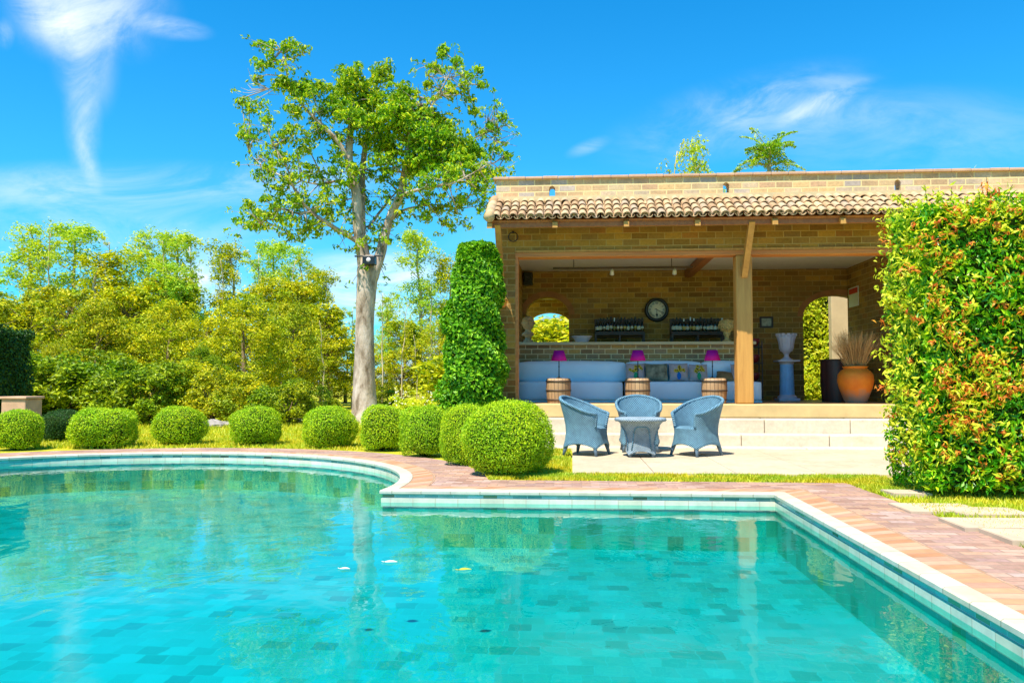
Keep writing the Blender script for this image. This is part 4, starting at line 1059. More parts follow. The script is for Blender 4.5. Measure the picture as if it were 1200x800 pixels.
for j in range(rows):
    for i in range(n): i2 = (i+1) % n; ff.append((j*n+i, j*n+i2, (j+1)*n+i2, (j+1)*n+i)); ff.append((R_+j*n+i, R_+(j+1)*n+i, R_+(j+1)*n+i2, R_+j*n+i2))
m_.add(vv, ff, 0, True); m_.tube([tpl(2*PI*i/n, tz(2*PI*i/n), .009) for i in range(n+1)], .011, 8, cap=False); part('base', m_, M_wick_t, tb)
for q in range(4):      # arched rib framing each face of the base
    m_ = MB(); pts = []
    for k in range(21):
        u = -1+2*k/20; ph = q*PI/2+u*rad(36); z = .10+.34*(1-abs(u)**4.5); pts.append(tpl(ph, z, -.003))
    m_.tube(pts, .010, 8); part('arch_rib', m_, M_wick, tb)
for q in (45, 135, 225, 315):
    ph = rad(q); a = Vector(tpl(ph, .10, .02)); m_ = MB(); m_.tube([a, Vector((a.x*1.06, a.y*1.06, 0))], [.024, .018], 8); part('leg', m_, M_leg, tb)

# floating leaves and a stray drain cover
M_yleaf = leaf_mat('yellow_fallen_leaf', [(0, (0.6, 0.5, 0.03)), (1, (0.5, 0.55, 0.05))], transl=.2)
def water_pt(px, py): d = at(px, py, 1.0); k = (EYE-WZ)/(EYE-d.z); return (d.x*k, k)
def leaf_thing(px, py, s_, rz, mat, label):
    x, y = water_pt(px, py); mb = MB(); vv = []; n = 10
    for i in range(n+1):
        u = i/n; w_ = .36*math.sin(PI*u**.8)**.9; z = .05*math.sin(u*PI)
        for q in (-1, 0, 1): vv.append(((u-.5)*s_, q*w_*s_, z*s_-(.06*s_ if q == 0 else 0)+.004))
    ff = [(i*3+q, i*3+3+q, i*3+4+q, i*3+1+q) for i in range(n) for q in (0, 1)]
    mb.add(vv, ff, 0, True); mb.tube([(-s_*.5, 0, .003), (-s_*.72, .02, .003)], .003, 5)
    single('fallen_leaf', mb, mat, label, 'leaf', (x, y, WZ+.003), rad(rz), 'leaves floating on the pool')
leaf_thing(545, 668, .085, 20, M_yleaf, 'yellow leaf floating in the middle of the pool')
M_wl = leaf_mat('pale_fallen_leaf', [(0, (0.75, 0.75, 0.6)), (1, (0.7, 0.7, 0.6))], transl=.1)
leaf_thing(458, 659, .09, 5, M_wl, 'pale curled leaf floating under the reflection of the trunk')
leaf_thing(404, 667, .07, 0, M_wl, 'pale narrow leaf floating farthest left')
# ------------------------------------------------------------------ vegetation
def bark_mat(name, c1, c2, c3=None, sc=3.0):
    m, nt, out = new_mat(name); t = NT(nt); p = t.pos()
    mp = t.n("ShaderNodeMapping"); t.l(p, mp.inputs[0]); mp.inputs['Scale'].default_value = (sc, sc, sc*.45)
    f = t.noise(mp.outputs[0], 1.0, 7, .68, .4)
    c = t.ramp(f, [(.34, c1), (.52, c2), (.68, c3 or c2)])
    pr = t.n("ShaderNodeBsdfPrincipled", i_Roughness=.9); pr.inputs['Specular IOR Level'].default_value = .15
    t.l(c, pr.inputs['Base Color']); t.l(t.bump(t.noise(mp.outputs[0], 3.0, 7, .7), .6, .04), pr.inputs['Normal']); t.l(pr.outputs[0], out.inputs[0]); return m
M_bark = bark_mat('pale_grey_bark', (0.16, 0.11, 0.07), (0.48, 0.38, 0.30), (0.66, 0.56, 0.48), 3.4)
M_bark_thin = bark_mat('pale_sapling_bark', (0.34, 0.26, 0.14), (0.56, 0.46, 0.28), None, 2.0)
M_bark_dk = bark_mat('brown_bark', (0.12, 0.08, 0.04), (0.28, 0.20, 0.11), None, 3.0)
Gs = lambda k: [(0, (0.10*k, 0.19*k, 0.010)), (0.35, (0.19*k, 0.32*k, 0.014)), (0.75, (0.28*k, 0.40*k, 0.018)), (1, (0.42*k, 0.48*k, 0.03))]
M_leaf_tree = leaf_mat('glossy_tree_leaf', [(0, (0.06, 0.17, 0.008)), (.3, (0.18, 0.38, 0.010)), (.7, (0.42, 0.56, 0.014)), (1, (0.76, 0.72, 0.03))], [(.35, (.75, .98, .8)), (.65, (1.08, 1.02, .8))], transl=.4, nscale=.7)
M_leaf_lime = leaf_mat('lime_yellow_leaf', [(0, (0.14, 0.22, 0.006)), (.35, (0.40, 0.48, 0.008)), (.75, (0.70, 0.68, 0.012)), (1, (0.84, 0.74, 0.03))], [(.36, (.66, .82, .7)), (.6, (1.12, 1.05, .8))], transl=.32, nscale=.8)
M_leaf_pale = leaf_mat('pale_wispy_leaf', [(0, (0.22, 0.40, 0.03)), (.5, (0.52, 0.62, 0.04)), (1, (0.80, 0.76, 0.08))], [(.35, (.75, 1.0, 1.0)), (.65, (1.05, 1.02, .75))], transl=.4, nscale=.35)
M_leaf_olive = leaf_mat('olive_gold_leaf', [(0, (0.12, 0.18, 0.005)), (.4, (0.36, 0.43, 0.008)), (.8, (0.62, 0.62, 0.015)), (1, (0.80, 0.68, 0.03))], [(.36, (.62, .80, .7)), (.6, (1.12, 1.04, .8))], transl=.3, nscale=.9)
M_leaf_dark = leaf_mat('deep_green_leaf', [(0, (0.06, 0.13, 0.003)), (.5, (0.24, 0.36, 0.005)), (1, (0.50, 0.58, 0.012))], [(.35, (.75, .95, .9)), (.65, (1.25, 1.05, .8))], transl=.3, nscale=.6)
M_leaf_box = leaf_mat('clipped_box_leaf', [(0, (0.16, 0.34, 0.004)), (.5, (0.38, 0.60, 0.008)), (1, (0.66, 0.80, 0.015))], [(.35, (.85, .95, .9)), (.65, (1.15, 1.05, .9))], transl=.25, nscale=2.2)
M_leaf_col = leaf_mat('column_bush_leaf', [(0, (0.04, 0.18, 0.004)), (.5, (0.14, 0.40, 0.008)), (1, (0.38, 0.66, 0.02))], None, transl=.3)
M_leaf_deep = leaf_mat('blackish_green_and_shaded_leaf', [(0, (0.015, 0.06, 0.012)), (.5, (0.03, 0.10, 0.014)), (1, (0.06, 0.17, 0.02))], None, transl=.2)
M_core = simple('inner_twigs', (0.035, 0.06, 0.012), 1.0, 0.0, var=.3, bump=0)
M_leaf_hedge = leaf_mat('hedge_leaf', [(0, (0.04, 0.22, 0.005)), (.35, (0.12, 0.42, 0.007)), (.6, (0.32, 0.56, 0.010)), (.85, (0.60, 0.70, 0.02)), (1, (0.74, 0.70, 0.03))], [(.36, (.55, .9, .8)), (.62, (1.0, 1.08, .8))], transl=.3, nscale=1.3, rough=.35, spec=.5)
M_leaf_red = leaf_mat('red_new_shoot', [(0, (0.60, 0.09, 0.012)), (.5, (0.78, 0.24, 0.03)), (1, (0.82, 0.48, 0.05))], None, transl=.35)
M_leaf_yel = leaf_mat('yellow_green_shoot', [(0, (0.46, 0.64, 0.02)), (1, (0.80, 0.76, 0.04))], None, transl=.4)

def sphere_pts(n, rng): v = rng.normal(size=(n, 3)); return v/np.linalg.norm(v, axis=1, keepdims=True)
def clump_leaves(mb, centres, radii, per, size, rng, aspect=.45, droop=.3, mat=0, flat=.75, up=.25):
    """dome-like clumps of leaves"""
    centres = np.asarray(centres); k = len(centres); tot = int(k*per)
    idx = rng.integers(0, k, tot); d = sphere_pts(tot, rng); d[:, 2] = np.where(rng.random(tot) < .75, np.abs(d[:, 2]), d[:, 2])
    r = np.asarray(radii)[idx][:, None]*rng.uniform(.45, 1.05, (tot, 1))
    P = centres[idx]+d*r*np.array([1, 1, flat])
    mb.leaves(P, d, size, aspect, mat, rng, droop=droop, spread=1.1, up=up)

def limb_points(path): return [Vector(p) for p in path]
# --- the big tree
def big_tree():
    Y = 22.0; base = at(428, 496, Y); base.z = 0
    t = thing('big_tree', 'tall pale barked tree with open leafy crown rising behind the clipped balls', 'tree', (base.x, Y, 0))
    def W(px, py, dy=0): p = at(px, py, Y+dy); return Vector((p.x-base.x, dy, p.z))
    trunk = MB(); rg = random.Random(8)
    def limb(pts, k=3, n=12, jit=.05):
        P = [tuple(W(a, b, c))+(r,) for a, b, c, r in pts]; S = smooth_path(P, k)
        trunk.tube([q[:3] for q in S], [max(.010, q[3]*(.72 if q[3] < .3 else .78)) for q in S], n, jit=jit, rng=rg); return [Vector(q[:3]) for q in S]
    nodes = []
    limb([(429, 497, 0, .66), (428, 490, 0, .52), (427, 472, 0, .43), (427, 440, 0, .37), (427, 400, 0, .33), (428, 365, 0, .32), (430, 335, 0, .35), (431, 314, 0, .36), (430, 300, 0, .28)], 4, 20, .05)
    L = []
    L.append([(429, 325, 0, .27), (425, 295, 0, .25), (420, 262, -.1, .22), (417, 225, -.2, .18), (409, 190, -.2, .16), (411, 150, -.2, .12), (414, 112, -.1, .07), (412, 85, 0, .03)])
    L.append([(424, 285, 0, .16), (424, 240, .3, .14), (425, 195, .6, .12), (432, 150, .7, .08), (443, 105, .8, .04)])
    L.append([(434, 328, 0, .27), (445, 300, .1, .21), (452, 272, .2, .17), (459, 250, .2, .16), (469, 228, .1, .14), (474, 198, 0, .11), (480, 165, -.2, .08), (478, 128, -.3, .04)])
    L.append([(421, 284, 0, .10), (402, 273, -.3, .09), (386, 263, -.6, .08), (362, 246, -1.0, .06), (346, 224, -1.3, .045), (336, 196, -1.4, .03), (322, 172, -1.5, .02)])
    L.append([(410, 192, -.2, .11), (396, 166, -.4, .09), (372, 142, -.6, .07), (350, 118, -.7, .05), (338, 96, -.8, .035), (334, 70, -.9, .02), (328, 58, -.9, .012)])
    L.append([(364, 248, -1.0, .045), (348, 250, -1.1, .04), (328, 245, -1.2, .03), (306, 262, -1.2, .016)])
    L.append([(350, 226, -1.3, .035), (332, 208, -1.0, .03), (310, 196, -.8, .02), (292, 180, -.7, .012)])
    L.append([(416, 222, -.2, .09), (398, 212, .6, .06), (374, 216, 1.2, .04), (352, 212, 1.6, .02)])
    L.append([(432, 268, .1, .05), (440, 255, .4, .05), (452, 240, .7, .05), (462, 228, .9, .03), (480, 215, 1.2, .02)])
    L.append([(468, 230, .1, .10), (484, 224, -.5, .07), (506, 219, -.9, .05), (532, 214, -1.2, .035), (556, 202, -1.3, .02), (575, 190, -1.3, .012)])
    L.append([(473, 202, 0, .09), (492, 194, .5, .07), (518, 178, 1.0, .05), (545, 166, 1.4, .035), (570, 156, 1.5, .02), (594, 146, 1.5, .010)])
    L.append([(480, 166, -.2, .07), (494, 142, 0, .05), (510, 118, .1, .035), (524, 92, .2, .025), (534, 72, .2, .012)])
    L.append([(510, 118, .1, .03), (528, 105, .1, .022), (548, 98, .1, .012)]); L.append([(524, 95, .2, .02), (512, 82, .3, .015), (500, 78, .3, .010)])
    L.append([(455, 262, .2, .06), (470, 248, .6, .05), (490, 242, 1.0, .035), (515, 240, 1.3, .02), (535, 245, 1.4, .010)])
    L.append([(565, 158, 1.5, .02), (575, 145, 1.4, .014), (583, 132, 1.4, .008)]); L.append([(570, 157, 1.5, .016), (585, 168, 1.5, .010), (592, 182, 1.5, .007)])
    for l in L: nodes += limb(l, 4, 9)
    # foliage masses: px, py, radius px, depth offset, density
    B = [(413, 95, 26, -.1, 1), (396, 120, 18, -.3, .8), (430, 115, 24, .3, 1), (445, 92, 18, .6, .9), (410, 140, 22, -.5, 1), (438, 145, 26, -.3, 1.1), (466, 120, 24, .2, 1), (470, 150, 24, -.4, 1.1),
         (452, 175, 24, .5, 1), (490, 135, 20, .1, .8), (500, 165, 26, -.4, 1.1), (488, 190, 22, -.2, 1), (520, 155, 22, .5, .9), (522, 182, 24, -.3, 1), (545, 178, 20, .9, .9), (548, 205, 18, -.9, .8), (566, 196, 14, .2, .7), (578, 178, 10, 1.3, .5), (565, 225, 10, -.5, .3),
         (520, 210, 18, -1, .6), (535, 250, 14, 1.2, .35), (515, 245, 14, 1.3, .45), (495, 240, 11, 1, .35), (545, 232, 12, 1.3, .35), (500, 215, 12, -.9, .4),
         (425, 165, 16, .8, .6), (400, 165, 14, .2, .5), (382, 128, 16, -.5, .7), (368, 108, 18, -.7, .8), (350, 105, 15, -.7, .8), (345, 130, 15, -.9, .7), (330, 100, 15, -.8, .7), (318, 75, 12, -.9, .7), (305, 78, 10, -.8, .6), (338, 58, 13, -.9, .7), (318, 52, 9, -.9, .6), (358, 62, 9, -.8, .5), (303, 55, 7, -.8, .5), (298, 92, 8, -.8, .5),
         (375, 158, 15, -.5, .5), (362, 175, 14, .6, .5), (342, 158, 13, -1.3, .6), (326, 165, 12, -1.4, .6), (300, 158, 11, -.8, .6), (288, 160, 7, -.7, .5), (292, 130, 7, -1, .4), (312, 140, 8, -1.3, .4), (283, 122, 5, -1, .4), (330, 192, 12, -1.3, .6), (312, 200, 11, -.8, .6), (350, 185, 12, 1.5, .4), (366, 200, 14, 1.4, .4), (345, 212, 10, 1.6, .4),
         (348, 235, 13, -1.3, .5), (330, 222, 12, -1.1, .6), (378, 232, 11, -.8, .5), (400, 235, 10, -.2, .3), (360, 265, 12, -1, .6), (340, 262, 11, -1.1, .5), (320, 258, 11, -1.2, .6), (300, 266, 11, -1.2, .7), (290, 240, 7, -1.2, .4), (372, 272, 8, -.7, .4), (384, 250, 8, -.6, .3), (310, 235, 8, -1.2, .4),
         (420, 200, 14, -.7, .5), (435, 205, 14, 1, .4), (408, 215, 9, -.5, .3), (425, 235, 8, .5, .2), (450, 210, 14, .9, .6), (462, 195, 16, -.5, .6), (480, 205, 13, 1.2, .5), (445, 190, 14, -.5, .5), (372, 148, 11, -.5, .4), (395, 190, 9, -.4, .4),
         (520, 60, 5, .2, .4), (518, 68, 6, .2, .4), (536, 78, 9, .2, .6), (548, 92, 8, .1, .6), (528, 108, 8, .2, .4), (545, 105, 7, .1, .4), (508, 82, 6, .3, .4), (556, 130, 6, .2, .3), (550, 120, 6, .2, .4), (565, 100, 5, .2, .4), (560, 86, 5, .2, .4), (590, 140, 6, 1.4, .35), (575, 150, 7, 1.4, .3), (596, 185, 4, 1.5, .2), (470, 108, 12, .2, .6), (535, 165, 18, 0, .9), (556, 180, 16, .5, .9), (560, 212, 14, .3, .7), (530, 200, 18, .4, .8), (505, 188, 20, .5, .9), (482, 170, 20, .8, 1), (540, 190, 16, -.6, .8), (460, 135, 20, -.6, 1), (425, 130, 20, .5, 1), (402, 108, 16, .4, .8), (510, 140, 16, .6, .8), (480, 150, 18, .5, 1), (575, 205, 9, .6, .5), (455, 80, 6, .6, .5), (485, 112, 11, .1, .5), (502, 100, 5, .1, .3)]
    crown = MB(); rng = np.random.default_rng(31); s_ = 22/960
    for (px, py, r, dy, den) in B:
        c = W(px, py, dy); R_ = r*s_
        near = min(nodes, key=lambda q: (q-c).length)
        mid = (near+c)/2+Vector((rg.uniform(-.1, .1), rg.uniform(-.1, .1), rg.uniform(-.12, .05)))
        trunk.tube([near, mid, c], [.032 if r > 9 else .018, .024 if r > 9 else .014, .012], 6)
        k = max(4, int((r/5.2)**2*den*2.1)); cen = []
        for i in range(k):
            d = Vector((rg.gauss(0, 1), rg.gauss(0, 1), rg.gauss(0, 1))).normalized()*R_*rg.uniform(.25, 1.02); d.y *= 1.15; d.z *= .85
            q = c+d; cen.append(tuple(q))
            if rg.random() < .6: trunk.tube([c, (c+q)/2+Vector((0, 0, rg.uniform(-.05, .02))), q], [.011, .008, .004], 4, cap=False)
        clump_leaves(crown, cen, [.18]*k, 20, .145, rng, .42, .9, 0, .9, .15)
    # small sprays all along the outer limbs
    cen = []
    for q in nodes:
        if q.z < 4.2: continue
        for k_ in range(2 if rg.random() < .7 else 1):
            e = q+Vector((rg.gauss(0, .26), rg.gauss(0, .5), rg.gauss(-.04, .22))); cen.append(tuple(e)); trunk.tube([q, (q+e)/2+Vector((0, 0, .04)), e], [.012, .008, .003], 4, cap=False)
    for (px, py) in [(300, 262), (318, 268), (335, 272), (350, 275), (372, 268), (340, 250), (322, 240), (285, 265), (358, 240), (385, 238), (330, 182), (305, 185), (290, 145), (298, 118), (345, 148), (372, 200), (390, 205), (400, 180), (560, 232), (575, 218), (540, 262), (520, 262), (500, 256), (588, 200), (570, 240), (528, 232), (505, 228), (360, 160), (310, 215), (295, 250)]:
        c = W(px, py, rg.uniform(-.9, .9)); near = min(nodes, key=lambda q: (q-c).length); trunk.tube([near, (near+c)/2, c], [.018, .012, .005], 5, cap=False)
        for k_ in range(9): e = c+Vector((rg.gauss(0, .20), rg.gauss(0, .3), rg.gauss(0, .17))); cen.append(tuple(e)); trunk.tube([c, e], [.006, .003], 4, cap=False)
    clump_leaves(crown, cen, [.14]*len(cen), 10, .145, rng, .40, 1.0, 0, .9, .1)
    # bare pale twigs
    for (px, py, dy) in [(520, 112, .1), (505, 118, .2), (570, 140, 1.4), (585, 152, 1.5), (530, 90, .1), (490, 120, 0), (583, 165, 1.5), (300, 110, -.9), (500, 95, .2)]:
        c = W(px, py, dy); near = min(nodes, key=lambda q: (q-c).length)
        for i in range(9):
            e = c+Vector((rg.gauss(0, .28), rg.gauss(0, .28), rg.gauss(.06, .26))); m1 = (near*.4+c*.6); 
            trunk.tube([near, m1, c*.5+e*.5, e], [.016, .013, .009, .004], 4, cap=False)
    part('trunk', trunk, M_bark, t); part('crown', crown, M_leaf_tree, t)
    b = W(433, 305, -.40); bx = MB(); bx.bbox(b.x-.17, b.x+.17, b.y-.12, b.y+.14, b.z-.12, b.z+.10, .02); lathe_pts = []
    o = thing('tree_speaker', 'small black box speaker strapped in the fork of the big tree', 'speaker', (base.x+b.x, Y+b.y, b.z))
    m_ = MB(); m_.bbox(-.17, .17, -.12, .14, -.13, .11, .02); part('cabinet', m_, M_black, o)
    m_ = MB(); lathe_y(m_, [(0.0001, .125), (.05, .13), (.06, .121)], 20); part('speaker_cone', m_, M_lilac, o)
    m_ = MB(); m_.bbox(-.42, .36, .02, .06, .10, .14, .008); part('strap', m_, M_iron, o)
big_tree()

# --- tree prototypes for the wood behind
def proto_tree(kind, seed, leafm, barkm):
    """unit-height crowned tree prototypes are built about 8 m tall"""
    rng = np.random.default_rng(seed); rg = random.Random(seed)
    t = thing('tree', None, 'tree'); tr = MB(); cr = MB(); H = 8.0
    if kind == 'wispy':
        lean = rg.uniform(-.4, .4); P = [(lean*(z/H)**1.5+rg.uniform(-.06, .06), rg.uniform(-.1, .1), z) for z in np.linspace(0, H*.95, 9)]
        S = smooth_path(P, 3); R_ = [.085*(1-i/len(S))+.015 for i in range(len(S))]; tr.tube(S, R_, 7)
        cen = []; rr = []
        for i in range(34):
            z = rg.uniform(.30, .98)*H; k = min(len(S)-1, int(z/(H*.95)*(len(S)-1))); b = Vector(S[k]); a = rg.uniform(0, 2*PI); L = rg.uniform(.35, 1.15)*(1.15-(z/H)*.75)
            e = b+Vector((math.cos(a)*L, math.sin(a)*L, L*rg.uniform(.5, 1.3)))
            tr.tube([b, (b+e)/2+Vector((0, 0, -.05)), e], [.022, .015, .006], 4, cap=False)
            for q in range(3):
                cen.append(tuple(b+(e-b)*rg.uniform(.45, 1.1)+Vector((rg.gauss(0, .14), rg.gauss(0, .14), rg.gauss(0, .18))))); rr.append(rg.uniform(.18, .36))
        clump_leaves(cr, cen, rr, 56, .135, rng, .36, 1.0, 0, 1.9, -.1)
    elif kind == 'bushy':
        S = smooth_path([(0, 0, 0), (rg.uniform(-.2, .2), 0, 1.5), (rg.uniform(-.3, .3), .1, 3.5), (rg.uniform(-.3, .3), 0, 6)], 4); tr.tube(S, [.16*(1-.8*i/len(S)) for i in range(len(S))], 8)
        cen = []; rr = []
        for i in range(170):
            d = Vector((rg.gauss(0, 1), rg.gauss(0, 1), rg.gauss(0, 1))).normalized()*rg.uniform(.5, 1.0)**.6
            w_ = 2.1+.35*math.sin(seed*3+5*math.atan2(d.y, d.x))+.3*math.sin(4*d.z+seed)
            z = 4.0+d.z*3.7; taper = 1-.45*max(0, d.z)
            c = Vector((d.x*w_*taper, d.y*w_*taper, z)); cen.append(tuple(c)); rr.append(rg.uniform(.28, .55))
            if i % 4 == 0: b = Vector(S[min(len(S)-1, int(c.z/6*.8*len(S)))]); tr.tube([b, (b+c)/2, c], [.03, .02, .008], 4, cap=False)
        clump_leaves(cr, cen, rr, 95, .15, rng, .46, .7, 0, 1.35, .05)
    elif kind == 'broad':        # big-leaved, ragged
        S = smooth_path([(0, 0, 0), (.1, 0, 2), (-.1, .1, 4), (.1, 0, 6.3)], 4); tr.tube(S, [.11*(1-.8*i/len(S)) for i in range(len(S))], 8)
        cen = []; rr = []
        for i in range(110):
            z = rg.uniform(1.0, 7.8); w_ = (1.6 if z < 6 else 1.6-(z-6)*.55)*rg.uniform(.2, 1); a = rg.uniform(0, 2*PI); c = Vector((w_*math.cos(a), w_*math.sin(a), z)); cen.append(tuple(c)); rr.append(rg.uniform(.22, .42))
            b = Vector(S[min(len(S)-1, int(z/8*len(S)))]); tr.tube([b, (b+c)/2+Vector((0, 0, -.1)), c], [.022, .015, .006], 4, cap=False)
        clump_leaves(cr, cen, rr, 56, .20, rng, .46, .9, 0, 1.5, .0)
    elif kind == 'shrub':
        cen = []; rr = []
        for i in range(120):
            d = Vector((rg.gauss(0, 1), rg.gauss(0, 1), abs(rg.gauss(0, 1)))).normalized()*rg.uniform(.4, 1)**.5
            c = Vector((d.x*(1.5+.25*math.sin(3*d.y+seed)), d.y*1.3, .1+d.z*(2.1+.3*math.sin(5*d.x+seed)))); cen.append(tuple(c)); rr.append(rg.uniform(.18, .36))
            if i % 3 == 0: tr.tube([(rg.uniform(-.2, .2), rg.uniform(-.2, .2), 0), tuple(c*.6), tuple(c)], [.03, .018, .006], 5, cap=False)
        clump_leaves(cr, cen, rr, 100, .12, rng, .48, .4, 0, 1.2, .15)
    elif kind == 'sapling':
        P = [(rg.uniform(-.05, .05)*z, 0, z) for z in np.linspace(0, H, 7)]; S = smooth_path(P, 3); tr.tube(S, [.055*(1-.7*i/len(S)) for i in range(len(S))], 6)
        cen = []; rr = []
        for i in range(22):
            z = rg.uniform(.35, 1)*H; b = Vector(S[min(len(S)-1, int(z/H*(len(S)-1)))]); a = rg.uniform(0, 2*PI); L = rg.uniform(.2, .7); e = b+Vector((math.cos(a)*L, math.sin(a)*L, L*1.1)); tr.tube([b, e], [.014, .004], 4, cap=False)
            cen.append(tuple(e)); rr.append(rg.uniform(.15, .28)); cen.append(tuple((b+e)/2)); rr.append(.14)
        clump_leaves(cr, cen, rr, 26, .13, rng, .38, .8, 0, 1.2, .1)
    part('trunk', tr, barkm, t); part('crown', cr, leafm, t)
    return t
PROT = {
 'wa': proto_tree('wispy', 1, M_leaf_pale, M_bark_thin), 'wb': proto_tree('wispy', 2, M_leaf_lime, M_bark_thin), 'wc': proto_tree('wispy', 5, M_leaf_pale, M_bark_thin),
 'ba': proto_tree('bushy', 11, M_leaf_lime, M_bark_dk), 'bb': proto_tree('bushy', 12, M_leaf_olive, M_bark_dk), 'bc': proto_tree('bushy', 14, M_leaf_dark, M_bark_dk),
 'ra': proto_tree('broad', 21, M_leaf_olive, M_bark_dk), 'rb': proto_tree('broad', 22, M_leaf_lime, M_bark_dk),
 'sa': proto_tree('shrub', 31, M_leaf_dark, M_bark_dk), 'sb': proto_tree('shrub', 32, M_leaf_lime, M_bark_dk), 'sc': proto_tree('shrub', 33, M_leaf_olive, M_bark_dk),
 'pa': proto_tree('sapling', 41, M_leaf_pale, M_bark_thin), 'pb': proto_tree('sapling', 42, M_leaf_lime, M_bark_thin)}
HGT = {'w': 8.3, 'b': 8.0, 'r': 8.1, 's': 2.4, 'p': 8.6}
used_p = set()
def put(key, px, ytop, Y, wsc, label, name, cat, group=None, rz=None):
    h = EYE+(448-ytop)*Y/FPX/1.0; p = at(px, 448, Y); sc = h/HGT[key[0]]; first = key not in used_p
    root = PROT[key] if first else copy_tree(PROT[key]); used_p.add(key)
    root.name = name; root['category'] = cat
    root.location = (p.x, Y, -.02); root.rotation_euler = (0, 0, rz if rz is not None else (px*.37+Y) % 6.28); wsc *= {'w': 1.35, 'b': 1.45, 'r': 1.5, 's': 1.35, 'p': 1.3}[key[0]] if Y > 24 or key[0] == 's' else 1; root.scale = (sc*wsc, sc*wsc, sc); root['label'] = label
    if group: root['group'] = group
    elif 'group' in root: del root['group']
    return root
GW = 'tall wispy trees in the back row'; GB = 'rounded bushy trees of the wood'; GS = 'shrubs under the wood'; GP = 'slender saplings by the wood'
